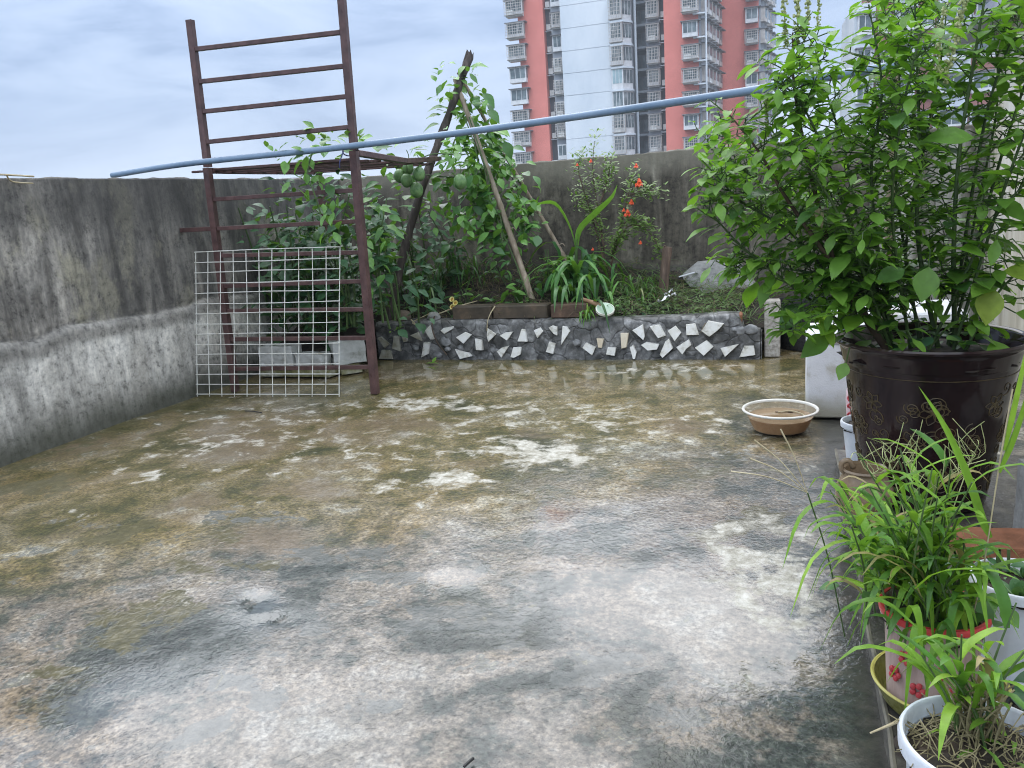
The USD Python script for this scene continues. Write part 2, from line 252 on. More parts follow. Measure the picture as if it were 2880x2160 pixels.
# each stain: patch strength + broken noise, through a soft threshold; amount = how fully it covers
for k, src, lo, hi, nz, amp, amt in (('brown', 's1.y', .30, 1.0, 'nE', 2.4, .8), ('damp', 's2.x', .46, .62, 'nA', 3.6, .80), ('olive', 's1.z', .44, .70, 'nA', 3.8, .9), ('white', 's1.x', .42, .95, 'nA', 3.8, .92), ('dark', 's2.z', .40, .95, 'nD', .9, 1.0)):
    nd[k + 'a'] = ('math', {'math_type': 'multiply_add', 'value2': amp}); nd[k + 'b'] = ('math', {'math_type': 'add', 'value2': -.5 * amp})
    ln += [(nz + '.fac', k + 'a.value1'), (src, k + 'a.value3'), (k + 'a.value', k + 'b.value1')]
    nd[k + 't'] = ('map_range', {'range_type': 'smoothstep', 'from_min': lo, 'from_max': hi, 'to_min': 0.0, 'to_max': amt, 'clamp': True}); nd[k + 'm'] = ('mix_color', {'blend_type': 'mix'})
    ln += [(k + 'b.value', k + 't.value'), (k + 't.result', k + 'm.fac'), (prev, k + 'm.a'), (k + '.color', k + 'm.b')]; prev = k + 'm.result'
nd['cr'] = ('mix_color', {'blend_type': 'multiply', 'fac': .35}); ln += [(prev, 'cr.a'), ('crk.result', 'cr.b'), ('vo.distance', 'crk.value')]
# a film of rain water over the concrete: thick in the hollows, broken where the slab is coarse or limed
nd |= {'wa': ('math', {'math_type': 'multiply_add', 'value2': 1.3}), 'wb': ('math', {'math_type': 'add', 'value2': -.50}), 'wr': ('map_range', {'range_type': 'smoothstep', 'from_min': .05, 'from_max': .60, 'to_min': .17, 'to_max': .03, 'clamp': True}),
  'film': ('map_range', {'range_type': 'smoothstep', 'from_min': -.05, 'from_max': .35, 'to_min': .45, 'to_max': 1.0, 'clamp': True}), 'fw': ('mix_float', {'b': .15}),
  'bh': ('math', {'math_type': 'multiply_add', 'value2': .5}), 'bmp': ('bump', {'distance': .003, 'strength': .65}),
  'cs': ('map_range', {'from_min': .05, 'from_max': .6, 'to_min': .52, 'to_max': .05, 'clamp': True}), 'cb': ('bump', {'distance': .0035}),
  'p': ('principled_bsdf', {'specular_ior_level': .15, 'roughness': .6, 'coat_ior': 1.60})}
ln += [('nE.fac', 'wa.value1'), ('s2.y', 'wa.value3'), ('wa.value', 'wb.value1'), ('wb.value', 'wr.value'), ('wr.result', 'p.coat_roughness'), ('wb.value', 'film.value'), ('film.result', 'fw.a'), ('whitet.result', 'fw.fac'), ('fw.result', 'p.coat_weight'),
  ('nC.fac', 'bh.value1'), ('nD.fac', 'bh.value3'), ('bh.value', 'bmp.height'), ('bmp.normal', 'p.normal'), ('nR.fac', 'cb.height'), ('wb.value', 'cs.value'), ('cs.result', 'cb.strength'), ('cb.normal', 'p.coat_normal'), ('cr.result', 'p.base_color')]
m_floor = M('wet_concrete', nd, ln)
struct('terrace_floor', (fv, ff), m_floor, smooth=True, prim={'patches': tocol(mw, mb, mo), 'damps': tocol(md, mp, ml), 'zone': zone.ravel()}, label='wet stained concrete roof terrace with pale, brown and mossy patches')
m_ground = simple('far_ground', [(.35, (.05, .07, .03)), (.65, (.12, .11, .09))], scale=.02, rough=.9)
struct('ground', (np.array([(-900, -900, -18), (900, -900, -18), (900, 900, -18), (-900, 900, -18.0)]), np.array([(0, 1, 2), (0, 2, 3)])), m_ground)
m_render = simple('outer_render', [(.3, (.22, .21, .19)), (.7, (.34, .32, .29))], scale=2, rough=.85)
struct('building_below', box(XL - .12, XR + 3, -6, YB + .12, -18, -.02), m_render)

# ---------------------------------------------------------------- parapets
def wallmat(name, low, streak, patch, zsplit, topdark, rough=.75, cornerdark=0.0, topcol=(.045, .042, .038), topfrom=.96, topamt=.55):
    """weathered plaster: rain streaks from the top, a paler band low down, blotches and mould specks"""
    nd = {'g': ('geometry', {}), 'sx': ('separate_xyz', {}), 'mp': ('mapping', {'scale': (5.2, 5.2, .95)}), 'ns': ('noise_texture', {'scale': 1.7, 'detail': 9.0, 'roughness': .66, 'distortion': .55}),
      'mp3': ('mapping', {'scale': (30.0, 30.0, 1.6)}), 'ns2': ('noise_texture', {'scale': 1.5, 'detail': 8.0, 'roughness': .7}), 'st2': ('rgb_ramp', {'ramp': [(.36, (.50, .50, .50)), (.47, (.95, .95, .95)), (.62, (1.28, 1.27, 1.25))]}), 'm2': ('mix_color', {'blend_type': 'multiply', 'fac': .38, 'use_clamp': False}), 'mp2': ('mapping', {'scale': (1., 1., .55)}), 'nb': ('noise_texture', {'scale': 4.2, 'detail': 9.0, 'roughness': .68}), 'nf': ('noise_texture', {'scale': 30.0, 'detail': 10.0, 'roughness': .78}), 'nw': ('noise_texture', {'scale': 3.0, 'detail': 5.0}),
      'st': ('rgb_ramp', {'ramp': streak}), 'lo': ('rgb_ramp', {'ramp': low}), 'pa': ('mix_color', {'blend_type': 'mix', 'b': patch}), 'pm': ('map_range', {'range_type': 'smoothstep', 'from_min': .52, 'from_max': .64, 'clamp': True, 'to_max': .8}),
      'zw': ('math', {'math_type': 'multiply_add', 'value2': .16}), 'ab': ('attribute', {'attribute': 'above'}), 'zt': ('map_range', {'range_type': 'smoothstep', 'from_min': -.006, 'from_max': .006, 'clamp': True}), 'abn': ('math', {'math_type': 'multiply_add', 'value2': .09}), 'bd': ('map_range', {'range_type': 'smoothstep', 'from_min': -.045, 'from_max': .0, 'clamp': True, 'to_max': .62}), 'bdm': ('mix_color', {'blend_type': 'mix', 'b': (.085, .078, .066)}), 'mx': ('mix_color', {'blend_type': 'mix'}),
      'sp': ('rgb_ramp', {'ramp': [(.38, (.26, .26, .26)), (.45, (.80, .80, .80)), (.52, (1.04, 1.04, 1.04)), (.60, (1.30, 1.29, 1.27))]}), 'ms': ('mix_color', {'blend_type': 'multiply', 'fac': .8, 'use_clamp': False}), 'lst': ('rgb_ramp', {'ramp': [(.36, (.50, .50, .49)), (.48, (.95, .95, .94)), (.62, (1.18, 1.17, 1.14))]}), 'lom': ('mix_color', {'blend_type': 'multiply', 'fac': .75, 'use_clamp': False}),
      'td': ('map_range', {'range_type': 'smoothstep', 'from_min': topfrom, 'from_max': topdark, 'to_min': topamt, 'to_max': 0.0, 'clamp': True}), 'mt': ('mix_color', {'blend_type': 'mix', 'b': topcol}),
      'fo': ('map_range', {'range_type': 'smoothstep', 'from_min': .30, 'from_max': .09, 'clamp': True, 'to_max': .9}), 'mf': ('mix_color', {'blend_type': 'mix', 'b': (.040, .042, .026)}),
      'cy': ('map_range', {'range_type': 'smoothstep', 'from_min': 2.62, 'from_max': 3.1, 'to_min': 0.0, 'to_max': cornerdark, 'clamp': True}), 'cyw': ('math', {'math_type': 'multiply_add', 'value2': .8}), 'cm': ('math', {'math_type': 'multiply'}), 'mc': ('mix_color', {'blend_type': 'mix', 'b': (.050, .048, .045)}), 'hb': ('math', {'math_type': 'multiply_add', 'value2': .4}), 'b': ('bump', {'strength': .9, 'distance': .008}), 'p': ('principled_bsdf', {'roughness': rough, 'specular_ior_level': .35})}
    ln = [('g.position', 'sx.vector'), ('g.position', 'mp.vector'), ('mp.vector', 'ns.vector'), ('g.position', 'mp2.vector'), ('mp2.vector', 'nb.vector'), ('g.position', 'nf.vector'), ('g.position', 'nw.vector'),
      ('ns.fac', 'st.fac'), ('nb.fac', 'pm.value'), ('pm.result', 'pa.fac'), ('st.color', 'pa.a'), ('nb.fac', 'lo.fac'), ('nw.fac', 'zw.value1'), ('sx.z', 'zw.value3'), ('ab.fac', 'zt.value'), ('nb.fac', 'abn.value1'), ('ab.fac', 'abn.value3'), ('abn.value', 'bd.value'), ('bd.result', 'bdm.fac'), ('lom.result', 'bdm.a'),
      ('zt.result', 'mx.fac'), ('ns.fac', 'lst.fac'), ('lo.color', 'lom.a'), ('lst.color', 'lom.b'), ('bdm.result', 'mx.a'), ('pa.result', 'mx.b'), ('nf.fac', 'sp.fac'), ('g.position', 'mp3.vector'), ('mp3.vector', 'ns2.vector'), ('ns2.fac', 'st2.fac'), ('mx.result', 'm2.a'), ('st2.color', 'm2.b'), ('m2.result', 'ms.a'), ('sp.color', 'ms.b'),
      ('zw.value', 'td.value'), ('td.result', 'mt.fac'), ('ms.result', 'mt.a'), ('zw.value', 'fo.value'), ('fo.result', 'mf.fac'), ('nb.fac', 'cyw.value1'), ('sx.y', 'cyw.value3'), ('cyw.value', 'cy.value'), ('cy.result', 'cm.value1'), ('zt.result', 'cm.value2'), ('cm.value', 'mc.fac'), ('mt.result', 'mc.a'), ('mc.result', 'mf.a'), ('mf.result', 'p.base_color'),
      ('nf.fac', 'hb.value1'), ('nb.fac', 'hb.value3'), ('hb.value', 'b.height'), ('b.normal', 'p.normal')]
    return M(name, nd, ln)
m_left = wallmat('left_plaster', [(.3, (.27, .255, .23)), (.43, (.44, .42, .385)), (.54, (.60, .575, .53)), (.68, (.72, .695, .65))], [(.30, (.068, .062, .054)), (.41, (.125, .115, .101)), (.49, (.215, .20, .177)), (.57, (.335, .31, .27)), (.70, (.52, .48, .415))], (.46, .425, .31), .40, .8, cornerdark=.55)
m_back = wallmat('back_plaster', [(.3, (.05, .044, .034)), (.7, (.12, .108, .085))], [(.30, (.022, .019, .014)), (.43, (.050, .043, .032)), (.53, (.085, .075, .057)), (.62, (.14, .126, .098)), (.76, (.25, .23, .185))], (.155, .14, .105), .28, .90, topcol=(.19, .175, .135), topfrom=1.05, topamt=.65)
def profile_wall(axis, a0, a1, face, out, step, bulge):
    """a parapet: rough inner face, top and outer face in one skin. axis 'y': runs along y, inner face at x = face"""
    s = np.arange(a0, a1 + step, step); s[-1] = a1
    zs = np.concatenate([np.arange(-.02, HW - .012, step), [HW - .008, HW - .002, HW]]); prof = [(0.0, z) for z in zs[:-1]] + [(-.008, HW)] + [(-.06, HW + .001), (-.12, HW), (-.12, -.02)]
    S, Kp = np.meshgrid(s, np.arange(len(prof)), indexing='ij'); pr = np.array(prof); D = pr[Kp, 0]; Zz = pr[Kp, 1]
    q = np.stack([S, D * 3, Zz], -1); on = (D > -.01).astype(float)
    crack = .395 + (fbm(np.stack([S * 1.7, S * 0 + 2, S * 0], -1), 5, 21) - .5) * .16
    D = D + on * ((fbm(q * 2.2, 5, 5) - .5) * .018 + (fbm(q * 16, 3, 6) - .5) * .0035 + bulge * (1 / (1 + np.exp(np.clip((Zz - crack) / .006, -30, 30)))) - bulge * .8 * np.exp(-((Zz - crack - .004) / .006) ** 2))
    Zz = Zz + (D < -.001) * 0 + (Zz > HW - .001) * ((fbm(q * 9, 5, 9) - .5) * .030)
    Pq = np.stack([face + D, S, Zz], -1) if axis == 'y' else np.stack([S, face - D, Zz], -1)
    v, f = grid(Pq); return (v, (f if axis == 'y' else f[:, ::-1])), {'above': (Zz - crack).ravel()}
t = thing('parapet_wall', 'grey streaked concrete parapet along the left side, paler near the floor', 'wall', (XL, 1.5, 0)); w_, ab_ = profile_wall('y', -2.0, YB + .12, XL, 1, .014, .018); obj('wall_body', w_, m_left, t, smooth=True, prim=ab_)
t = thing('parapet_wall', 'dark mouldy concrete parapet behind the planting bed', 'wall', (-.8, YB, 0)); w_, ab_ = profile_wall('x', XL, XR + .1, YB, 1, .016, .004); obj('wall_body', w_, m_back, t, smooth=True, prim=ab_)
m_pale = simple('washed_plaster', [(.30, (.040, .038, .028)), (.42, (.13, .125, .095)), (.52, (.27, .26, .225)), (.62, (.40, .39, .35)), (.74, (.52, .51, .47))], scale=1.7, rough=.75, bump=.4, stretch=(8, 8, .5), bscale=40, detail=7)
obj('washed_plaster', box(.40, XR - .002, YB - .016, YB + .05, .0, .985, .003), m_pale, t)
# the rendered house wall on the right
m_cream = simple('cream_render', [(.3, (.20, .185, .12)), (.42, (.50, .455, .36)), (.56, (.66, .62, .53)), (.72, (.74, .71, .64))], scale=1.5, rough=.7, bump=.25, stretch=(5, 5, .35), bscale=40)
m_dark = simple('dark_timber', [(.3, (.012, .012, .013)), (.7, (.035, .033, .032))], scale=12, rough=.6)
m_zinc = simple('zinc_sheet', [(.3, (.20, .22, .27)), (.7, (.34, .36, .42))], scale=6, rough=.45, metal=.3)
t = thing('house_wall', 'cream rendered house wall at the right edge, behind the big pot', 'wall', (XR, 2, 0))
hw = np.stack(np.meshgrid(np.arange(-2, YB + .001, .04), np.append(np.arange(-.02, 1.4, .04), 1.425), indexing='ij'), -1)
hx = XR + (fbm(np.stack([hw[..., 0] * 2, hw[..., 1] * 2, hw[..., 0] * 0], -1), 4, 31) - .5) * .02
v, f = grid(np.stack([hx, hw[..., 0], hw[..., 1]], -1)); obj('render_face', (v, f[:, ::-1]), m_cream, t, smooth=True)
obj('wall_core', box(XR + .015, XR + .6, -2, YB - .003, -.02, 1.424), m_cream, t)
r = obj('roof', box(XR - .03, XR + .75, -2.1, YB + .25, 1.427, 1.46), m_dark, t); obj('fascia_board', box(XR - .055, XR - .032, -2.1, YB + .25, 1.40, 1.475, .003), m_dark, t)
obj('gutter', cat([box(XR - .155, XR - .150, -2.1, YB + .25, 1.41, 1.455), box(XR - .15, XR - .057, -2.1, YB + .25, 1.405, 1.41), box(XR - .062, XR - .0575, -2.1, YB + .25, 1.41, 1.46)]), m_zinc, t)
# a few dry stalks left on the parapet
m_straw = simple('straw', [(.3, (.30, .24, .13)), (.7, (.52, .45, .30))], scale=30, rough=.7)
one('dry_stalk', cat([tube(spline([(-2.66, 2.06, 1.012), (-2.63, 2.10, 1.01), (-2.61, 2.19, 1.006), (-2.62, 2.30, 1.002)], 12), .0035, 5), tube(spline([(-2.62, 2.19, 1.006), (-2.635, 2.22, .985), (-2.63, 2.30, .978)], 8), .0028, 5)]), m_straw, 'dry forked stalk lying over the top of the left parapet', 'stalk')
one('wire_end', tube(spline([(-2.68, 1.72, 1.0), (-2.66, 1.735, 1.03), (-2.66, 1.765, 1.032), (-2.67, 1.80, 1.004)], 14), .0022, 5), m_dark, 'thin bent wire loop sticking out of the left parapet top', 'wire')

# ---------------------------------------------------------------- planting bed
m_mortar = M('mortar', {'g': ('geometry', {}), 'n': ('noise_texture', {'scale': 15.0, 'detail': 8.0, 'roughness': .66}), 'nd': ('noise_texture', {'scale': 7.0, 'detail': 3.0}), 'mv': ('mix_vector', {'fac': .12}), 'v': ('voronoi_texture', {'scale': 13.0}), 've': ('voronoi_texture', {'scale': 13.0, 'feature': 'distance_to_edge'}), 'sv': ('separate_xyz', {}),
  'r': ('rgb_ramp', {'ramp': [(.30, (.030, .030, .028)), (.44, (.075, .074, .071)), (.54, (.15, .148, .143)), (.66, (.30, .298, .292))]}), 'cell': ('rgb_ramp', {'ramp': [(0, (.55, .55, .54)), (.5, (1.0, 1.0, 1.0)), (1, (1.9, 1.9, 1.92))]}), 'mc': ('mix_color', {'blend_type': 'multiply', 'fac': .62, 'use_clamp': False}),
  'er': ('map_range', {'range_type': 'smoothstep', 'from_min': .0, 'from_max': .07, 'to_min': .55, 'to_max': 1.0, 'clamp': True}), 'me': ('mix_color', {'blend_type': 'multiply', 'fac': .8}), 'h': ('math', {'math_type': 'multiply_add', 'value2': .5}), 'b': ('bump', {'strength': .8, 'distance': .008}), 'p': ('principled_bsdf', {'roughness': .5})},
  [('g.position', 'n.vector'), ('g.position', 'nd.vector'), ('g.position', 'mv.a'), ('nd.color', 'mv.b'), ('mv.result', 'v.vector'), ('mv.result', 've.vector'), ('n.fac', 'r.fac'), ('v.color', 'sv.vector'), ('sv.x', 'cell.fac'), ('r.color', 'mc.a'), ('cell.color', 'mc.b'), ('ve.distance', 'er.value'), ('mc.result', 'me.a'), ('er.result', 'me.b'), ('me.result', 'p.base_color'), ('n.fac', 'h.value1'), ('er.result', 'h.value3'), ('h.value', 'b.height'), ('b.normal', 'p.normal')])
m_tile = simple('white_tile', [(.3, (.66, .64, .56)), (.6, (.80, .79, .75))], scale=18, rough=.35, rr=.1, bump=.1)
m_tile2 = simple('dirty_tile', [(.3, (.22, .20, .13)), (.6, (.46, .44, .37))], scale=18, rough=.4)
m_tile4 = simple('chalky_tile', [(.34, (.36, .34, .28)), (.46, (.66, .64, .58)), (.6, (.74, .73, .69))], scale=30, rough=.5, bump=.3)
m_tile5 = simple('worn_tile', [(.36, (.48, .46, .40)), (.5, (.72, .70, .64)), (.6, (.78, .77, .74))], scale=22, rough=.4, bump=.2)
m_tile3 = simple('cream_tile', [(.3, (.58, .48, .34)), (.6, (.70, .62, .48))], scale=18, rough=.35)
m_brick = simple('wet_brick', [(.3, (.030, .023, .014)), (.55, (.066, .048, .030)), (.72, (.13, .088, .055))], scale=14, rough=.6, bump=.5)
m_brick3 = simple('brown_brick', [(.3, (.045, .028, .018)), (.6, (.10, .058, .036)), (.75, (.18, .11, .07))], scale=18, rough=.65, bump=.5)
m_brick2 = simple('red_brick', [(.3, (.16, .062, .03)), (.7, (.34, .14, .075))], scale=20, rough=.7, bump=.5)
t = thing('planter_wall', 'low mortar kerb of the planting bed set with broken white tiles', 'planter', (-1.1, YP, 0))
gx = np.arange(-2.10, -.105, .012); prof = [(0, z) for z in np.arange(-.005, .2, .0115)]; npf = len(prof)
prof += [(.012, .207), (.05, .209), (.10, .207), (.10, -.005)]; pr = np.array(prof)
S, Kp = np.meshgrid(gx, np.arange(len(prof)), indexing='ij'); D = pr[Kp, 0]; Zz = pr[Kp, 1]
top = np.interp(S, [-2.1, -1.9, -1.6, -.9, -.5, -.3, -.20, -.185, -.1], [.96, 1.0, 1.01, .98, .99, 1.03, 1.03, .70, .66]) + (fbm(np.stack([S * 9, S * 0, S * 0], -1), 4, 2) - .5) * .05
Zz = np.where(Zz > .1, .1 + (Zz - .1) * (top * 2 - 1), Zz)
q = np.stack([S, Zz * 1.0, D], -1); rough_ = (fbm(q * 22, 5, 15) - .5) * .020 + (fbm(q * 7, 3, 16) - .5) * .018
v, f = grid(np.stack([S, YP + D - np.where(D < .09, np.maximum(rough_, -.008), 0), Zz], -1))
ends = [box(-2.102, -2.098, YP + .005, YP + .09, 0, .17), box(-.1045, -.1015, YP + .005, YP + .09, 0, .13)]
obj('mortar_core', cat([(v, f)] + ends), m_mortar, t, smooth=50)
SH = [[(-2.09,.122),(-2.07,.126),(-2.023,.086),(-2.053,.064)],[(-1.991,.13),(-1.962,.128),(-1.96,.046),(-2.007,.062)],[(-1.944,.137),(-1.916,.138),(-1.913,.101),(-1.935,.097)],[(-1.892,.133),(-1.846,.15),(-1.829,.103)],[(-1.803,.158),(-1.772,.186),(-1.756,.111),(-1.776,.11)],[(-1.713,.157),(-1.695,.17),(-1.635,.18),(-1.641,.167),(-1.694,.139)],[(-1.629,.12),(-1.574,.148),(-1.54,.132),(-1.589,.086)],[(-1.522,.112),(-1.485,.104),(-1.485,.051),(-1.521,.052)],[(-1.817,.094),(-1.781,.095),(-1.797,.032),(-1.839,.013)],[(-2.094,.006),(-2.073,.053),(-2.022,.053),(-2.012,.004)],[(-1.641,.056),(-1.561,.036),(-1.549,.019),(-1.617,.004)],[(-1.45,.165),(-1.403,.135),(-1.449,.094),(-1.455,.125)],[(-1.384,.127),(-1.357,.141),(-1.311,.146),(-1.347,.101)],[(-1.29,.096),(-1.265,.158),(-1.248,.156),(-1.238,.094)],[(-1.406,.044),(-1.38,.063),(-1.338,.073),(-1.384,.011)],[(-1.316,.065),(-1.271,.065),(-1.28,.027),(-1.316,.01),(-1.334,.014)],[(-1.199,.152),(-1.165,.166),(-1.15,.148),(-1.183,.111)],[(-1.121,.165),(-1.1,.175),(-1.077,.167),(-1.079,.125),(-1.096,.133)],[(-1.049,.17),(-1.027,.167),(-1.013,.144),(-1.061,.076)],[(-1.122,.093),(-1.09,.083),(-1.105,.03),(-1.143,.041)],[(-.952,.061),(-.933,.087),(-.885,.063),(-.905,.022)],[(-.878,.108),(-.843,.105),(-.855,.06),(-.872,.063)],[(-.824,.063),(-.783,.06),(-.792,.02),(-.835,.028)],[(-.758,.132),(-.719,.132),(-.732,.062),(-.757,.056)],[(-.715,.062),(-.698,.072),(-.683,.037),(-.692,.004),(-.701,.004)],[(-.7,.146),(-.648,.174),(-.641,.115),(-.649,.098)],[(-.615,.164),(-.567,.172),(-.54,.119),(-.577,.106)],[(-.529,.141),(-.493,.165),(-.467,.132),(-.498,.091)],[(-.444,.17),(-.401,.175),(-.385,.12),(-.443,.12)],[(-.341,.187),(-.27,.172),(-.298,.141),(-.337,.111),(-.373,.139)],[(-.66,.073),(-.635,.087),(-.573,.075),(-.584,.051),(-.628,.046)],[(-.571,.026),(-.543,.089),(-.526,.103),(-.508,.056),(-.558,.009)],[(-.491,.061),(-.431,.1),(-.421,.072),(-.445,.053),(-.464,.026)],[(-.404,.058),(-.35,.094),(-.319,.063),(-.364,.019)],[(-.286,.055),(-.204,.074),(-.266,.014)],[(-.201,.012),(-.179,.066),(-.136,.066),(-.13,.023)]]
for i, p in enumerate(SH):
    mt = [m_tile, m_tile4, m_tile5][(i * 5) % 3] if i not in (0, 1, 2, 3, 9, 21, 23) else m_tile2 if i in (0, 1, 2, 3, 9) else m_tile3 if i in (21, 23) else m_tile
    y0 = YP - .0150 - .002 * ((i * 7) % 5) / 5
    obj('tile_shard', poly(p, y0, YP + .012), mt, t)
m_cobble = simple('grey_cobble', [(.3, (.10, .10, .098)), (.55, (.22, .22, .218)), (.7, (.34, .34, .34))], scale=30, rough=.6, bump=.4)
SR = random.Random(11)
for k in range(34):
    x = SR.uniform(-2.05, -.14); z = SR.uniform(.02, .165); r = SR.uniform(.016, .040)
    if any(min((x - px) ** 2 + (z - pz) ** 2 for px, pz in p + [tuple(np.mean(p, 0))]) < (r + .012) ** 2 for p in SH): continue
    if z + r > .19: continue
    obj('set_stone', blob((x, YP - .002, z), (r, .011, r * SR.uniform(.6, .95)), k + 50, 2, .35, 1.8), m_cobble, t, smooth=40)
obj('brick', box(-.30, -.19, YP + .012, YP + .09, .125, .213, .006), m_brick2, t, label='broken red brick showing at the right end')
for x0, x1, m_, yaw in ((-1.655, -1.437, m_brick, .0), (-1.428, -1.135, m_brick, -.01), (-1.118, -.935, m_brick3, .02)):
    one('loose_brick', box(x0, x1, 3.815, 3.91, .206, .275, .005, yaw), m_, {-1.655: 'wet brown brick on the kerb, left of the row, under the yellow flowers', -1.428: 'long wet brown brick, the middle one of the row on the kerb', -1.118: 'reddish brick, right one of the row, partly overgrown by grass'}[x0], 'brick', group=None)
# soil: rises from the kerb to the back parapet, and runs left to the side wall
gx, gy = np.meshgrid(np.arange(XL + .004, -.02, .022), np.arange(3.45, YB - .004, .022), indexing='ij')
h = np.interp(gy, [3.45, 3.6, 3.89, 4.1, 4.5], [.09, .13, .19, .30, .42]) + (fbm(np.stack([gx * 5, gy * 5, gx * 0], -1), 5, 41) - .5) * .13 + (fbm(np.stack([gx * 22, gy * 22, gx * 0], -1), 3, 42) - .5) * .035
h = h - .10 * np.clip((gx + .95) / .3, 0, 1) * np.clip((gy - 3.95) / .3, 0, 1)
h = np.where((gx > -.2), h - (gx + .2) * .6, h); keep = ~((gx > -2.11) & (gy < YP + .06))
v, f = grid(np.stack([gx, gy, h], -1)); kf = keep.ravel()[f].all(1); f = f[kf][:, ::-1]
m_soil = simple('soil', [(.3, (.012, .010, .008)), (.55, (.034, .025, .018)), (.72, (.085, .058, .038))], scale=16, rough=.85, bump=.9, bscale=60, detail=8)
struct('planter_soil', (v, f), m_soil, smooth=60, label='dark damp soil of the planting bed')
def soil_z(x, y):
    x, y = np.asarray(x, float), np.asarray(y, float)
    z = np.interp(y, [3.45, 3.6, 3.89, 4.1, 4.5], [.09, .13, .19, .30, .42]) + (fbm(np.stack([x * 5, y * 5, x * 0], -1), 5, 41) - .5) * .13
    z = z - .10 * np.clip((x + .95) / .3, 0, 1) * np.clip((y - 3.95) / .3, 0, 1)
    return np.where(x > -.2, z - (x + .2) * .6, z)

# ================================================================ apartment towers
m_red = simple('red_render', [(.3, (.58, .17, .135)), (.7, (.66, .21, .17))], scale=.35, rough=.85)
m_white = simple('white_render', [(.3, (.50, .55, .60)), (.7, (.66, .69, .72))], scale=.25, rough=.85, stretch=(1, 1, .4))
m_grey = simple('grey_render', [(.3, (.20, .22, .25)), (.7, (.33, .35, .38))], scale=.5, rough=.85)
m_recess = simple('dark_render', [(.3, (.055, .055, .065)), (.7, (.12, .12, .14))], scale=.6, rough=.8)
m_frame = simple('window_frame', [(.3, (.48, .48, .49)), (.7, (.68, .68, .68))], scale=2, rough=.5)
m_cage = simple('window_cage', [(.3, (.34, .30, .27)), (.7, (.55, .52, .49))], scale=1.2, rough=.6)
m_pane = simple('window_pane', [(.3, (.035, .05, .06)), (.5, (.09, .12, .13)), (.7, (.25, .29, .30))], scale=.7, rough=.12, rr=.05)
m_pane2 = simple('pale_pane', [(.3, (.18, .28, .31)), (.7, (.36, .46, .48))], scale=.7, rough=.15)
m_hood = simple('window_hood', [(.3, (.09, .09, .10)), (.7, (.2, .2, .21))], scale=3, rough=.7)
m_ac = simple('ac_case', [(.3, (.5, .5, .48)), (.7, (.7, .7, .68))], scale=2, rough=.5)
TU, TN, TP = np.array([1.0, .026, 0]), np.array([.026, -1.0, 0]), np.array([-23.679, 103.0, 0])
def tl(m, P=TP, U=TU, N=TN):
    v, f = m; v = np.asarray(v); return P + v[:, :1] * U + v[:, 1:2] * N + v[:, 2:] * np.array([0, 0, 1.0]), f[:, ::-1]
def tbox(u0, u1, v0, v1, z0, z1): return tl(box(u0, u1, v0, v1, z0, z1))
def tprism(pts, z0, z1):
    p = np.asarray(pts, float); n = len(p); V = np.vstack([np.c_[p, np.full(n, z0)], np.c_[p, np.full(n, z1)]]); Fc = []
    for j in range(n): k = (j + 1) % n; Fc += [(j, k, n + k), (j, n + k, n + j)]
    for j in range(1, n - 1): Fc += [(0, j + 1, j), (n, n + j, n + j + 1)]
    return tl((V, np.array(Fc)[:, ::-1]))
t = tower = thing('apartment_tower', 'tall red and white apartment tower full of caged windows, beyond the back parapet', 'building', TP)
ZB, ZT, FH = -18.0, 46.0, 2.62
obj('red_wall', tbox(-8.55, -5.25, -9, 0, ZB, ZT), m_red, t); obj('red_wall', tbox(9.56, 13.6, -9, 0, ZB, ZT), m_red, t); obj('red_wall', tbox(14.6, 20.36, -18, -11, ZB, ZT), m_red, t)
obj('recess_wall', tbox(-5.247, -4.38, -9, -1.2, ZB, ZT), m_recess, t); obj('recess_wall', tbox(8.83, 9.557, -9, -2.2, ZB, ZT), m_recess, t)
obj('grey_wall', tbox(-4.377, -2.95, -9, -.4, ZB, ZT), m_grey, t)
FLO = [13.04 + FH * k for k in range(-5, 8)]     # slab levels seen above the parapet
# blank white panels, one a storey, with open joints between
for z in FLO: obj('wall_panel', tbox(-2.947, 3.15, -.4, .6, z + .03, z + FH - .03), m_white, t)
obj('white_wall', tbox(-2.94, 3.14, -9, .54, ZB, ZT), m_white, t)
obj('stair_wall', tprism([(3.153, -9), (3.153, .35), (4.6, .35), (5.5, -.7), (5.5, -9)], ZB, ZT), m_grey, t)
obj('recess_wall', tbox(5.503, 7.6, -12, -5.0, ZB, ZT), m_recess, t); obj('grey_wall', tbox(7.2, 8.827, -9, -1.9, ZB, ZT), m_grey, t)
obj('drain_pipe', tl(tube([(5.85, -2.0, ZB), (5.85, -2.0, ZT)], .16, 8)), m_white, t); obj('corner_pipe', tl(tube([(14.45, -.3, ZB), (14.45, -.3, ZT)], .12, 8)), m_white, t)
obj('side_wall', tprism([(13.603, -9.5), (13.603, -.02), (13.75, -.02), (15.45, -10.98), (15.2, -10.98)], ZB, ZT), m_grey, t)
obj('side_wall', tprism([(20.363, -18), (20.363, -11.02), (20.5, -11.02), (22.2, -19), (22, -19)], ZB, ZT), m_grey, t)
WR = random.Random(5)
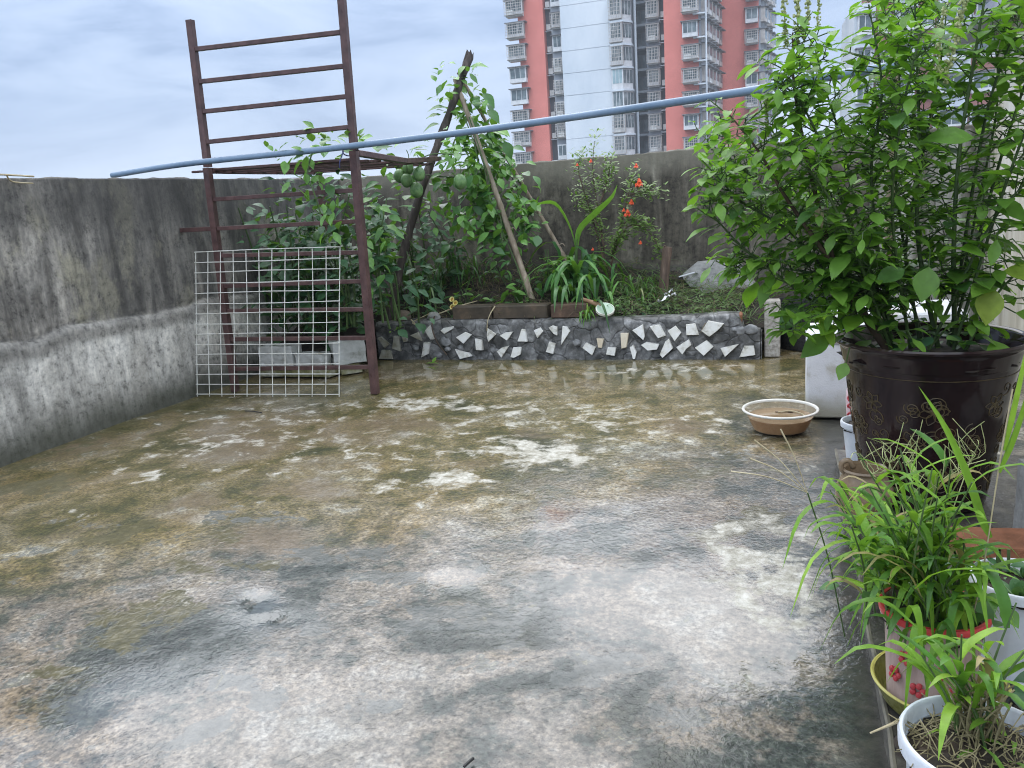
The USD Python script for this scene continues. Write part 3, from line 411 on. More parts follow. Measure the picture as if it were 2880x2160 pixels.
def window(u0, u1, v0, z0, z1, nx, cage, hood=True, dep=.6, pale=False):
    """a boxed out window or glazed balcony; nx panes, frame bars in front, perhaps a cage and a hood"""
    w = obj('window', tbox(u0, u1, v0 + .003, v0 + dep, z0, z1), m_frame, tower)
    sill = z0 + (z1 - z0) * .28
    for i in range(nx):
        a = u0 + .1 + (u1 - u0 - .2) * i / nx; b = u0 + .1 + (u1 - u0 - .2) * (i + 1) / nx
        obj('pane', tbox(a + .04, b - .04, v0 + dep, v0 + dep + .02, sill, z1 - .12), m_pane2 if pale else m_pane, w)
    for i in range(max(1, nx - 1)):
        a = v0 + .05 + (dep - .1) * i / max(1, nx - 1); obj('pane', tbox(u1, u1 + .02, a + .03, a + (dep - .1) / max(1, nx - 1) - .03, sill, z1 - .12), m_pane, w)
    if cage:
        bars = [tbox(u0 - .12, u1 + .12, v0 + dep + .25, v0 + dep + .29, z, z + .05) for z in np.linspace(z0 + .15, z1 - .1, 6)]
        bars += [tbox(u, u + .035, v0 + dep + .25, v0 + dep + .285, z0 + .15, z1 - .1) for u in np.linspace(u0 - .1, u1 + .08, 9)]
        bars += [tbox(u1 + .10, u1 + .13, v, v + .035, z0 + .15, z1 - .1) for v in np.linspace(v0, v0 + dep + .25, 4)]
        bars.append(tbox(u0 - .12, u1 + .12, v0 + dep, v0 + dep + .27, z0 + .12, z0 + .17))
        obj('cage', cat(bars), m_cage, w)
        if WR.random() < .5: obj('ac_unit', tbox(u0 + .2, u0 + 1.0, v0 + dep + .03, v0 + dep + .24, z0 + .18, z0 + .7), m_ac, w)
    if hood: obj('hood', tbox(u0 - .18, u1 + .35, v0 + .006, v0 + dep + .28, z1 + .004, z1 + .09), m_hood, w)
for z in FLO:
    window(-9.9, -7.7, -.55, z - .40, z + 1.45, 3, WR.random() < .75, dep=1.25)                    # corner bays on the left edge
    window(-4.25, -3.05, -.4, z + .25, z + 2.1, 2, WR.random() < .9, hood=WR.random() < .6, dep=.35)
    window(3.2, 4.62, .35, z + .12, z + FH - .1, 3, WR.random() < .55, hood=False, dep=.5, pale=WR.random() < .5)
    obj('balcony_slab', tprism([(3.16, .36), (3.16, 1.0), (4.75, 1.0), (5.7, -.3), (5.7, -1.2), (5.0, -1.2)], z - .12, z + .1), m_white, t)
    w = obj('window', tprism([(4.63, .75), (5.58, -.5), (5.5, -.55), (4.6, .6)], z + .12, z + FH - .14), m_frame, t)
    for i in range(3):
        a = i / 3 + .04; b = (i + 1) / 3 - .04; A = np.array([4.66, .78]); B = np.array([5.61, -.47]); off = np.array([.03, .02])
        obj('pane', tprism([A + (B - A) * a, A + (B - A) * b, A + (B - A) * b - off, A + (B - A) * a - off], z + .8, z + FH - .3), m_pane, w)
    obj('floor_band', tbox(5.51, 7.19, -4.9, -3.2, z - .15, z + .12), m_grey, t)
    w = obj('window', tbox(5.7, 7.1, -4.99, -4.9, z + .35, z + 2.0), m_hood, t)
    for i in range(3): obj('pane', tbox(5.75 + i * .45, 6.14 + i * .45, -4.9, -4.88, z + .42, z + 1.93), m_pane, w)
    window(7.35, 8.72, -1.9, z + .18, z + 2.25, 3, WR.random() < .75, hood=True, dep=.5)
    obj('ac_unit', tbox(9.0, 9.5, -2.15, -1.75, z + .3, z + .95), m_ac, t); obj('ac_shelf', tbox(8.84, 9.75, -2.19, -1.5, z - .06, z + .02), m_white, t)
    if WR.random() < .8: obj('ac_unit', tbox(-5.1, -4.55, -1.15, -.75, z + .4, z + 1.05), m_ac, t)
    obj('ac_shelf', tbox(-5.24, -4.39, -1.19, -.6, z + .2, z + .27), m_white, t)
    window(11.78, 13.55, .0, z - .15, z + 1.55, 3, WR.random() < .7, dep=.9)
    obj('balcony_floor', tbox(13.0, 14.4, -.9, .55, z - .32, z - .16), m_white, t)
    for k in range(5):                                                                          # the long side face
        fa = .08 + k * .185; u = 13.75 + 1.7 * fa; v = -.02 - 10.96 * fa; du, dv = 1.7 * .13, -10.96 * .13
        w = obj('window', tprism([(u, v), (u + .5, v + .02), (u + .5 + du, v + dv), (u + du, v + dv)], z + .2, z + 1.9), m_frame if k % 2 else m_cage, t)
        for j in range(2):
            a, b = .08 + j * .46, .46 + j * .46; obj('pane', tprism([(u + .52 + du * a, v + dv * a), (u + .54 + du * a, v + dv * a), (u + .54 + du * b, v + dv * b), (u + .52 + du * b, v + dv * b)], z + .75, z + 1.8), m_pane, w)
        obj('hood', tprism([(u, v + .1), (u + .95, v + .1), (u + .95 + du, v + dv), (u + du, v + dv)], z + 1.91, z + 2.0), m_hood, w)
    window(18.75, 20.3, -11, z - .1, z + 1.65, 2, WR.random() < .5, dep=.7)
    for k in range(4):
        fa = .06 + k * .24; u = 20.5 + 1.7 * fa; v = -11.02 - 8 * fa
        w = obj('window', tprism([(u, v), (u + .55, v), (u + .8, v - 1.2), (u + .25, v - 1.2)], z + .1 + .12 * (k % 2), z + 1.8), m_frame if k % 2 else m_cage, t)
        obj('pane', tprism([(u + .57, v - .1), (u + .59, v - .1), (u + .80, v - 1.05), (u + .78, v - 1.05)], z + .6, z + 1.7), m_pane, w)
        obj('hood', tprism([(u, v + .1), (u + .95, v + .1), (u + 1.15, v - 1.2), (u + .25, v - 1.2)], z + 1.81, z + 1.9), m_hood, w)
# second block, seen through the leaves on the right
B2 = np.array([5.4, 80.5, 0]); A2 = .05
t = thing('apartment_block', 'pale and brick red apartment block glimpsed through the tall leafy plant', 'building', B2)
def b2(u0, u1, v0, v1, z0, z1): return tl(box(u0, u1, v0, v1, z0, z1), B2, np.array([1, A2, 0]), np.array([A2, -1, 0]))
m_brown = simple('brown_render', [(.3, (.30, .12, .10)), (.7, (.40, .18, .15))], scale=.4, rough=.85)
for k, (u0, u1, m_, v) in enumerate(((0, 1.7, m_white, .4), (1.7, 3.2, m_brown, 0), (3.2, 5.0, m_white, .5), (5.0, 6.6, m_brown, 0), (6.6, 9.2, m_white, .6), (9.2, 14, m_brown, 0), (14, 24, m_white, .3))):
    obj('wall', b2(u0 + .002, u1 - .002, -9, v, -18, 15.2 if k == 0 else 26), m_, t)
    for z in np.arange(1.4, 15 if k == 0 else 26, 2.8):
        if z + 1.7 > 15.1 and k == 0: continue
        w = obj('window', b2(u0 + .25, min(u1, u0 + 3) - .25, v + .003, v + .35, z, z + 1.7), m_frame, t)
        n = 2; W_ = (min(u1, u0 + 3) - u0 - .7) / n
        for i in range(n): obj('pane', b2(u0 + .35 + i * W_ + .04, u0 + .35 + (i + 1) * W_ - .04, v + .35, v + .37, z + .4, z + 1.55), m_pane, w)
        obj('hood', b2(u0 + .1, min(u1, u0 + 3) - .1, v + .006, v + .6, z + 1.705, z + 1.8), m_hood, w)
# far blocks on the skyline
m_far = simple('far_render', [(.3, (.42, .33, .31)), (.7, (.55, .50, .49))], scale=.05, rough=.9)
for lab, x, y, w_, d_, h_, nfl in (('pinkish far off block left of the tall tower', -163.5, 474, 11, 12, 28, 9), ('long low far off block seen under the iron platform', -395, 603, 62, 14, 31.5, 10)):
    t = thing('distant_block', lab, 'building', (x, y, -18))
    obj('wall', box(x - w_ / 2, x + w_ / 2, y - d_ / 2, y + d_ / 2, -18, h_), m_far, t); obj('roof', box(x - w_ / 2 - .4, x + w_ / 2 + .4, y - d_ / 2 - .4, y + d_ / 2 + .4, h_ + .003, h_ + .8), m_white, t)
    for k in range(3):
        z = h_ - 3.4 - 4.0 * k
        for u in np.arange(-w_ / 2 + 1.2, w_ / 2 - 2.4, 4.0): obj('window', box(x + u, x + u + 2.2, y - d_ / 2 - .12, y - d_ / 2 - .003, z, z + 2.0), m_pane, t)

m_haze = M('haze', {'v': ('principled_volume', {'color': (.86, .91, .97), 'density': .0007, 'anisotropy': .2})}, [], surface=None, volume='v.volume')
tag(obj('haze', box(-950, 950, -950, 950, -19, 48.5), m_haze, kind='stuff'), 'thin damp haze in the air', 'haze')

# ================================================================ iron frame, pipe, mesh panel
m_iron = simple('brown_iron', [(.3, (.036, .018, .017)), (.5, (.066, .034, .031)), (.66, (.090, .048, .043)), (.76, (.14, .068, .038))], scale=22, rough=.42, bump=.15, rr=.15)
m_wire = simple('white_wire', [(.3, (.42, .37, .28)), (.42, (.58, .57, .51)), (.7, (.70, .70, .65))], scale=26, rough=.45)
m_pvc = simple('blue_pipe', [(.3, (.115, .175, .25)), (.7, (.17, .24, .33))], scale=5, rough=.32, rr=.08)
m_wood = simple('dark_pole_wood', [(.3, (.022, .016, .013)), (.55, (.055, .040, .032)), (.72, (.13, .10, .085))], scale=9, rough=.7, bump=.6, stretch=(6, 6, 1))
m_bamboo = simple('old_bamboo', [(.3, (.17, .125, .085)), (.55, (.33, .26, .19)), (.72, (.46, .38, .29))], scale=9, rough=.6, bump=.4, stretch=(6, 6, 1))
m_tie = simple('blue_tie', [(.3, (.03, .035, .10)), (.7, (.07, .08, .2))], scale=30, rough=.5)
t = thing('iron_frame', 'brown painted iron bed frame standing on end like a ladder, before the vines', 'frame', (-2.1, 3.05, 0))
fy = (0, 1, 0)
obj('post', cat([bar((-2.479, 3.05, .001), (-2.4495, 3.05, 1.030), .030, .030, fy)]), m_iron, t)
obj('post', cat([bar((-1.728, 3.05, .001), (-1.704, 3.05, 1.042), .032, .032, fy)]), m_iron, t)
obj('upper_post', bar((-2.4475, 3.052, 1.033), (-2.427, 3.052, 1.642), .030, .026, fy), m_iron, t)
obj('upper_post', bar((-1.7035, 3.052, 1.045), (-1.681, 3.052, 1.80), .030, .026, fy), m_iron, t)
for zl, zr in ((1.524, 1.503), (1.392, 1.375), (1.268, 1.258), (1.140, 1.138), (.892, .884), (.641, .625), (.502, .502), (.386, .379), (.252, .252), (.110, .121)):
    fl = lambda z: -2.479 + z * .0295 + .015; fr = lambda z: -1.728 + z * .0245 - .016
    obj('rung', bar((fl(zl), 3.052, zl), (fr(zr), 3.052, zr), .018, .020, fy), m_iron, t)
obj('rung', bar((XL + .004, 3.052, .766), (-2.474, 3.052, .764), .020, .024, fy), m_iron, t, label='rung stub reaching left into the parapet')
obj('rung', bar((-2.440, 3.052, .763), (-1.727, 3.052, .756), .018, .022, fy), m_iron, t)
obj('side_rail', bar((-2.45, 3.07, 1.018), (-2.44, 3.93, 1.018), .028, .024), m_iron, t)
obj('side_rail', cat([bar((-1.705, 3.07, 1.034), (-1.717, 3.55, 1.014), .030, .024), bar((-1.717, 3.552, 1.014), (-1.735, 4.0, 1.036), .030, .024)]), m_iron, t, label='bent side rail running back to the pole')
for k, y in enumerate(np.linspace(3.10, 3.90, 8)): obj('slat', bar((-2.437, y, 1.022 - .004 * (k % 3)), (-1.735, y, 1.012 - .004 * (k % 2)), .030, .012), m_iron, t)
obj('cross_bar', bar((-2.62, 3.16, 1.026), (-1.73, 3.10, 1.005), .022, .010), m_iron, t)
obj('back_post', bar((-2.44, 3.95, .12), (-2.44, 3.95, 1.03), .028, .028, fy), m_iron, t); 
pp = spline([(-3.02, 3.08, 1.040), (-2.497, 2.992, 1.052), (-1.725, 2.985, 1.056), (-.978, 2.90, 1.064), (-.134, 2.632, 1.070), (-.027, 2.562, 1.073), (.14, 2.50, 1.075), (.31, 2.44, 1.077)], 60)
t = thing('plastic_pipe', 'long blue grey plastic pipe crossing from the left parapet into the tall leafy plant', 'pipe', (-1, 2.9, 1.05))
obj('pipe_run', tube(pp, .0128, 14), m_pvc, t, smooth=50)
one('prop_stake', cat([tube(spline([(.275, 2.462, .002), (.272, 2.463, .6), (.27, 2.462, 1.13)], 14), .012, 8)]), m_bamboo, 'bamboo stake behind the tall plant propping the pipe end', 'stake', smooth=50)
tt = [(-1.70 + .022 * math.cos(a) + .003 * math.sin(3 * a) - .004, 3.02 + .045 * math.sin(a), 1.045 + .022 * math.cos(a + .5)) for a in np.linspace(0, 12.4, 60)]
one('tie', cat([tube(tt, .0028, 5), tube(spline([(-1.715, 2.985, 1.04), (-1.735, 2.98, 1.0), (-1.745, 2.99, .975)], 8), .0026, 5)]), m_tie, 'dark blue plastic tie binding the pipe to the iron frame', 'tie')
t = thing('mesh_panel', 'white wire mesh panel leaning on the foot of the iron frame', 'mesh panel', (-2.2, 2.98, 0))
BL, BR, TL_, TR_ = map(np.array, ((-2.612, 2.945, .012), (-1.872, 2.984, .012), (-2.552, 3.012, .665), (-1.799, 3.012, .655)))
bi = lambda u, v: (BL * (1 - u) + BR * u) * (1 - v) + (TL_ * (1 - u) + TR_ * u) * v
for i in range(12):
    j = .0022 * math.sin(i * 5.1); obj('wire', tube([bi(i / 11, -.018) + (0, 0, -.0), bi(i / 11, .5) + (j * 2, j, 0), bi(i / 11, 1.0)], .0021, 6), m_wire, t)
for i in range(15):
    j = .003 * math.sin(i * 3.3); obj('wire', tube([bi(-.004, i / 14) + (0, -.0042, 0), bi(.5, i / 14) + (0, -.0042 + j, j), bi(1.004, i / 14) + (0, -.0042, 0)], .0021, 6), m_wire, t)

# ================================================================ crumbling white blocks beside the kerb
m_block = simple('white_block', [(.28, (.16, .16, .12)), (.42, (.42, .42, .39)), (.7, (.66, .66, .64))], scale=9, rough=.85, bump=.8, bscale=45, detail=8)
m_moss = simple('mossy_slab', [(.3, (.055, .058, .018)), (.5, (.16, .15, .06)), (.7, (.38, .37, .30))], scale=13, rough=.85, bump=.8)
def rough_box(x0, x1, y0, y1, z0, z1, amp=.012, yaw=0., seed=1, step=.014, topamp=.0):
    m = trimesh.creation.box((x1 - x0, y1 - y0, z1 - z0)); v, f = trimesh.remesh.subdivide_to_size(m.vertices, m.faces, step); 
    m = trimesh.Trimesh(v, f); m.merge_vertices(); v = np.array(m.vertices); n = np.array(m.vertex_normals)
    d = (fbm((v + seed) * 14, 4, seed) - .5) * 2 * amp + (fbm((v + seed) * 50, 2, seed + 3) - .5) * amp * .5
    hh = (z1 - z0) / 2; v = v + n * d[:, None]; v[:, 2] += topamp * np.clip(v[:, 2] / hh, 0, 1) * (fbm((v * [1, 1, 0] + seed) * 10, 3, seed + 9) - .5) * 2
    c, s = math.cos(yaw), math.sin(yaw); v = v @ np.array([[c, s, 0], [-s, c, 0], [0, 0, 1]])
    return v + [(x0 + x1) / 2, (y0 + y1) / 2, (z0 + z1) / 2], np.array(m.faces)
one('mossy_slab', cat([rough_box(-2.55, -2.13, 3.335, 3.47, .006, .040, .007, -.03, 3), rough_box(-2.165, -2.06, 3.40, 3.56, .006, .040, .006, .75, 4)]), m_moss, 'flat mossy slab under the crumbling white blocks', 'slab', smooth=40)
one('white_block', rough_box(-2.548, -2.345, 3.352, 3.44, .047, .158, .007, -.02, 5, topamp=.012), m_block, 'crumbling white block nearest the left parapet', 'block', smooth=40)
one('white_block', rough_box(-2.335, -2.175, 3.350, 3.43, .047, .118, .010, -.02, 6, topamp=.016), m_block, 'low broken white block in the middle of three', 'block', smooth=40)
one('white_block', rough_box(-2.200, -2.035, 3.455, 3.545, .045, .168, .012, .80, 7, topamp=.014), m_block, 'rounded white block turned towards the tiled kerb', 'block', smooth=40)

# ================================================================ tripod of poles
t = thing('support_pole', 'thick dark wooden pole leaning left down to the bed, its broken tip above the vine', 'pole', (-1.8, 4, 0))
pl = spline([(-2.075, 3.86, .16), (-1.975, 3.93, .52), (-1.86, 4.01, .88), (-1.72, 4.14, 1.26), (-1.610, 4.25, 1.575)], 26)
v, f = tube(pl, np.linspace(.0245, .0195, 26) * (1 + .12 * np.sin(np.arange(26) * 1.9)), 12); v = v + ((fbm(v * 30, 3, 77) - .5) * .008)[:, None]
top = v[:, 2] > 1.555; v[top, 2] += (np.sin(np.arange(top.sum()) * 2.1) * .02); obj('shaft', (v, f), m_wood, t, smooth=50)
def cane(name, label, pts, r0, r1, m_):
    t = thing(name, label, 'pole', pts[0]); p = spline(pts, 40); r = np.linspace(r0, r1, 40) * (1 + .16 * (np.arange(40) % 6 == 0)); obj('shaft', tube(p, r, 9), m_, t, smooth=50)
    q = p[14]; obj('side_twig', tube(spline([q, q + (.03, -.01, .012), q + (.045, -.01, -.004)], 6), .003, 5), m_, t)
cane('bamboo_cane', 'pale bamboo cane leaning in front of the vine, foot by the loose bricks', [(-1.245, 3.995, .20), (-1.46, 4.10, .82), (-1.690, 4.20, 1.45)], .0175, .012, m_bamboo)
cane('bamboo_cane', 'thin grey cane leaning right against the back parapet from the tripod top', [(-1.150, 4.485, .335), (-1.225, 4.455, .50), (-1.45, 4.35, .98), (-1.684, 4.238, 1.49)], .0145, .009, m_bamboo)

# ================================================================ leaves in quantity
def spread(parent, name, leaves, mats, stuff_name, top=300):
    """the largest leaves are parts of their own, the rest one part"""
    order = sorted(range(len(leaves)), key=lambda i: -leaves[i][1])
    for i in order[:top]: obj(name, leaves[i][0], mats[i % len(mats)], parent, smooth=True)
    rest = [leaves[i][0] for i in order[top:]]
    if rest: obj(stuff_name, cat(rest), mats[0], parent, smooth=True, kind='stuff')
rn = lambda a, b: RNG.uniform(a, b)
def rdir(elev=(-.4, .4)):
    a = rn(0, 2 * np.pi); e = rn(*elev); return np.array([math.cos(a) * math.cos(e), math.sin(a) * math.cos(e), math.sin(e)])
def cloud(guides, n, radius, size, elev=(-.9, .1), wid=.56, out=None):
    """leaves hanging about guide lines: n leaves, radius m round the line"""
    ls = []
    for _ in range(n):
        g = guides[RNG.integers(len(guides))]; k = RNG.integers(len(g)); c = g[k] + RNG.normal(0, radius, 3) * [1, 1, .9]
        d = rdir(elev); L = rn(*size); ls.append((leaf(c, d, unit([rn(-.4, .4), rn(-.8, .1), 1]), L, L * rn(wid * .85, wid * 1.1), rn(.1, .35), rn(.1, .6), OVATE, rn(-.05, .05)), L))
    return ls
m_vine = [leafmat('vine_leaf', [(0, (.022, .075, .020)), (.5, (.040, .125, .030)), (.85, (.075, .19, .042)), (1, (.13, .27, .055))], rough=.34, trans=.20), leafmat('vine_leaf_pale', [(0, (.045, .13, .035)), (.6, (.09, .22, .055)), (1, (.20, .36, .09))], rough=.38, trans=.25)]
m_bush = [leafmat('bush_leaf', [(0, (.016, .058, .026)), (.6, (.036, .105, .044)), (1, (.085, .19, .080))], rough=.45, trans=.18), leafmat('bush_leaf_dark', [(0, (.014, .05, .022)), (1, (.05, .13, .05))], rough=.42, trans=.15)]
m_stem = simple('green_stem', [(.3, (.035, .068, .020)), (.7, (.085, .14, .040))], scale=20, rough=.5)
m_twig = simple('brown_stem', [(.3, (.05, .030, .018)), (.7, (.13, .085, .055))], scale=20, rough=.7)
# climbing vine: up the tripod, over the iron frame, down to the bed
t = thing('climbing_vine', 'glossy green passion fruit vine covering the pole tripod and the iron platform', 'vine', (-1.6, 4.1, .2))
G = [spline(p, 30) for p in ([(-1.30, 3.98, .28), (-1.46, 4.06, .80), (-1.66, 4.19, 1.42)], [(-1.50, 4.1, .55), (-1.58, 4.15, 1.0), (-1.66, 4.2, 1.45)], [(-1.60, 4.0, .62), (-1.55, 4.05, .95), (-1.66, 4.18, 1.36)], [(-1.42, 4.02, .55), (-1.45, 4.05, .8), (-1.55, 4.12, 1.12)], [(-1.28, 4.25, .62), (-1.45, 4.3, .95), (-1.6, 4.25, 1.2)])]
LV = cloud(G[:4], 560, .056, (.045, .088)) + cloud(G[4:] + [spline([(-1.26, 4.12, .58), (-1.42, 4.2, .92), (-1.60, 4.25, 1.36)], 30)], 210, .042, (.05, .085))
top_ = [spline(p, 20) for p in ([(-2.35, 3.7, 1.08), (-2.0, 3.55, 1.09), (-1.6, 3.8, 1.09)], [(-1.75, 3.75, 1.02), (-1.6, 3.9, 1.04), (-1.5, 4.0, 1.02)], [(-1.9, 3.9, 1.0), (-1.7, 3.95, .95), (-1.5, 4.0, .95)])]
LV += cloud(top_[:1], 46, .045, (.045, .085), (-.5, .5)) + cloud(top_[1:], 130, .055, (.045, .085)) + cloud([spline([(-1.86, 3.9, .92), (-1.66, 3.95, .80), (-1.5, 4.0, .75)], 20)], 85, .07, (.05, .085))
hang = spline([(-1.90, 3.02, 1.06), (-1.92, 3.0, .95), (-1.86, 3.0, .84), (-1.83, 3.0, .72)], 20)
LV += cloud([hang], 34, .045, (.045, .075), (-1.2, -.2)) + cloud([spline([(-1.86, 3.1, 1.10), (-1.95, 3.1, 1.12)], 6)], 16, .035, (.04, .07), (-.3, .8)) + cloud([spline([(-1.80, 3.35, .95), (-1.78, 3.35, .55)], 14)], 46, .06, (.05, .085))
for p in ((-1.69, 3.06, 1.10), (-2.17, 3.15, 1.07), (-1.75, 4.15, 1.50), (-1.62, 4.2, 1.46), (-1.78, 4.15, 1.33)): LV += cloud([np.array([p])], 7, .022, (.035, .06), (.0, 1.0))
for p, d in (((-1.60, 4.2, 1.50), (1, 0, .15)), ((-1.53, 4.18, 1.36), (.8, -.2, -.7)), ((-1.50, 4.15, 1.27), (.8, -.3, -.6)), ((-1.45, 4.1, 1.17), (.9, -.3, -.25)), ((-1.40, 4.1, 1.10), (.5, -.3, -.9)), ((-1.72, 4.1, 1.30), (-.9, -.2, .1)), ((-1.76, 4.1, 1.22), (-.9, -.2, -.1))):
    LV.append((leaf(p, d, (0, -.5, 1), .105, .058, .3, .5), .105))
for g in G + [hang, top_[1], top_[2]]: 
    q = g + RNG.normal(0, .012, g.shape); obj('stem', tube(spline(q[::5], 24), .0035, 5), m_stem, t)
PX, PY, PZ = [-2.075, -1.975, -1.86, -1.72, -1.61], [3.86, 3.93, 4.01, 4.14, 4.25], [.16, .52, .88, 1.26, 1.575]
def clear(l):
    c = l[0][0].mean(0); yc = np.interp(c[2], PZ, PY); return c[2] > 1.12 or c[1] > yc + .03 or abs(c[0] * yc / c[1] - np.interp(c[2], PZ, PX)) > .052 or c[1] < 3.4
CA = ([-1.245, -1.46, -1.690], [3.995, 4.10, 4.20], [.20, .82, 1.45])
def clear2(l):
    c = l[0][0].mean(0); yc = np.interp(c[2], CA[2], CA[1]); return not (c[2] < 1.40 and c[1] < yc + .02 and abs(c[0] * yc / c[1] - np.interp(c[2], CA[2], CA[0])) < .044)
LV = [l for l in LV if clear(l) and clear2(l)]
spread(t, 'leaf', LV, m_vine + m_vine[:1], 'foliage')
m_fruit = simple('green_fruit', [(.3, (.06, .135, .04)), (.7, (.15, .25, .09))], scale=40, rough=.32, rr=.05)
for x, y, z, r in ((-1.545, 3.80, .905, .033), (-2.20, 3.50, .68, .034), (-1.845, 3.74, .955, .030), (-1.76, 3.74, .88, .034), (-1.80, 3.72, .93, .030), (-1.72, 3.70, .955, .031), (-1.785, 3.2, .60, .030), (-1.80, 3.75, .99, .028)):
    w = obj('fruit', blob((x, y, z), (r, r, r * 1.18), int(100 * abs(x)), 2, .03), m_fruit, t, smooth=True); obj('stalk', tube(spline([(x, y, z + r), (x + .01, y, z + r + .03), (x, y, z + r + .06)], 6), .0022, 5), m_stem, w)
# bushy plant behind the iron frame
t = thing('leafy_bush', 'dense dark green bush filling the corner behind the iron frame', 'bush', (-2.2, 3.8, .15))
gb = []
for k in range(46):
    x, y = rn(-2.60, -1.80), (rn(3.42, 3.72) if k < 26 else rn(3.7, 4.35)); hh = rn(.45, .78); gb.append(spline([(x, y, .12), (x + rn(-.05, .05), y + rn(-.08, .02), .12 + hh * .6), (x + rn(-.1, .1), y + rn(-.15, .05), .12 + hh)], 22)[3:])
for g in gb: obj('stem', tube(g[::2], np.linspace(.006, .003, len(g[::2])), 5), m_stem, t)
LB = cloud(gb, 1500, .055, (.05, .10), (-.6, .35), .55)
LB = [l for l in LB if clear(l)]
LB += cloud([spline([(-2.45, 3.6, .92), (-2.2, 3.65, .93), (-2.0, 3.7, .90)], 20)], 70, .04, (.05, .09), (-.2, .9), .45)
spread(t, 'leaf', LB, m_bush, 'foliage')

# ================================================================ plants and litter in the bed
m_lily = [leafmat('strap_leaf', [(0, (.012, .052, .013)), (.6, (.030, .10, .022)), (1, (.065, .18, .038))], rough=.36, trans=.2), leafmat('strap_leaf_pale', [(0, (.05, .15, .035)), (1, (.14, .30, .07))], rough=.4, trans=.25)]
m_corn = leafmat('corn_leaf', [(0, (.09, .22, .045)), (1, (.17, .36, .07))], rough=.42, trans=.3)
def straps(parent, cx, cy, n, L, Wd, spreadr, mats, cz=None, name='blade', droop=.8, up=(.5, 1.2)):
    for i in range(n):
        x, y = cx + RNG.normal(0, spreadr), cy + RNG.normal(0, spreadr); z = (float(soil_z(x, y)) if cz is None else cz) - .01
        a = rn(0, 2 * np.pi); l = L * rn(.6, 1.15); e = rn(*up); d = np.array([math.cos(a), math.sin(a), 0]); h = l * math.sin(e)
        p = np.array([x, y, z]); p1 = p + d * l * .35 * math.cos(e) + [0, 0, h * .75]; p2 = p1 + d * l * .35 + [0, 0, -droop * l * .10]; p3 = p2 + d * l * .22 + [0, 0, -droop * l * .38]
        obj(name, blade([p, p1, p2, p3], Wd * rn(.75, 1.2), n=9), mats[i % len(mats)], parent, smooth=True)
t = thing('lily_clump', 'clump of dark green strap leaves in front of the pomegranate bush', 'plant', (-1.03, 4.05, .25))
straps(t, -1.06, 4.08, 60, .30, .030, .06, m_lily[:1] + m_lily); straps(t, -.97, 3.98, 34, .22, .020, .06, m_lily, droop=1.3)
t = thing('corn_seedling', 'young corn plant with two long arching leaves', 'plant', (-1.06, 4.2, .3))
obj('stem', tube(spline([(-1.075, 4.2, .26), (-1.070, 4.2, .45), (-1.062, 4.2, .60)], 10), np.linspace(.012, .007, 10), 7), m_stem, t, smooth=True)
S6 = np.array([.4, .9, 1., .95, .75, .4, .02])
obj('blade', blade([(-1.066, 4.2, .50), (-1.085, 4.19, .63), (-1.15, 4.17, .76), (-1.23, 4.15, .775), (-1.33, 4.14, .735)], .040, n=14, shape=S6, side=np.array([.2, -.7, .5])), m_corn, t, smooth=True)
obj('blade', blade([(-1.062, 4.2, .52), (-1.04, 4.2, .62), (-.95, 4.19, .70), (-.86, 4.18, .775), (-.825, 4.17, .84)], .050, n=14, shape=S6, side=np.array([-.3, -.9, .5])), m_corn, t, smooth=True)
obj('blade', blade([(-1.07, 4.2, .40), (-1.12, 4.16, .48), (-1.22, 4.12, .485), (-1.30, 4.1, .46)], .018, n=10, shape=S6), m_corn, t, smooth=True)
# pomegranate
t = thing('pomegranate_bush', 'thin pomegranate bush with small leaves and orange red flowers against the back parapet', 'shrub', (-.9, 4.3, .3))
m_pom = leafmat('small_leaf', [(0, (.045, .10, .020)), (.6, (.11, .19, .038)), (1, (.24, .31, .07))], rough=.4, trans=.2)
m_flower = simple('red_petal', [(.3, (.72, .055, .020)), (.7, (.86, .14, .04))], scale=60, rough=.55)
br = []
for pts in ([(-.93, 4.30, .28), (-.95, 4.32, .60), (-.99, 4.34, .90), (-.97, 4.35, 1.12)], [(-.93, 4.30, .40), (-1.0, 4.3, .70), (-1.06, 4.3, .93), (-1.03, 4.3, 1.02)], [(-.92, 4.30, .35), (-.84, 4.28, .62), (-.78, 4.25, .80), (-.74, 4.25, .93)], [(-.91, 4.30, .40), (-.82, 4.25, .60), (-.72, 4.25, .62), (-.64, 4.25, .52), (-.62, 4.25, .46)],
            [(-.84, 4.28, .62), (-.76, 4.25, .66), (-.68, 4.25, .60)], [(-.93, 4.3, .5), (-.98, 4.28, .68), (-1.08, 4.28, .80)], [(-.90, 4.3, .45), (-.86, 4.26, .55), (-.78, 4.26, .58)], [(-.79, 4.26, .78), (-.70, 4.25, .80), (-.62, 4.25, .79)], [(-.95, 4.31, .75), (-.90, 4.3, .88), (-.88, 4.3, .98)]):
    g = spline(pts, 30); br.append(g); obj('branch', tube(g[::3], np.linspace(.0055, .0018, 10), 5), m_twig, t)
lp = []
for i in range(1700):
    g = br[RNG.integers(len(br))]; k = RNG.integers(6, len(g)); c = g[k] + RNG.normal(0, .020, 3); L = rn(.016, .036); lp.append(leaf(c, rdir((-.4, .9)), (rn(-.3, .3), -.4, 1), L, L * .34, .2, .2, LANCE))
obj('foliage', cat(lp), m_pom, t, smooth=True, kind='stuff')
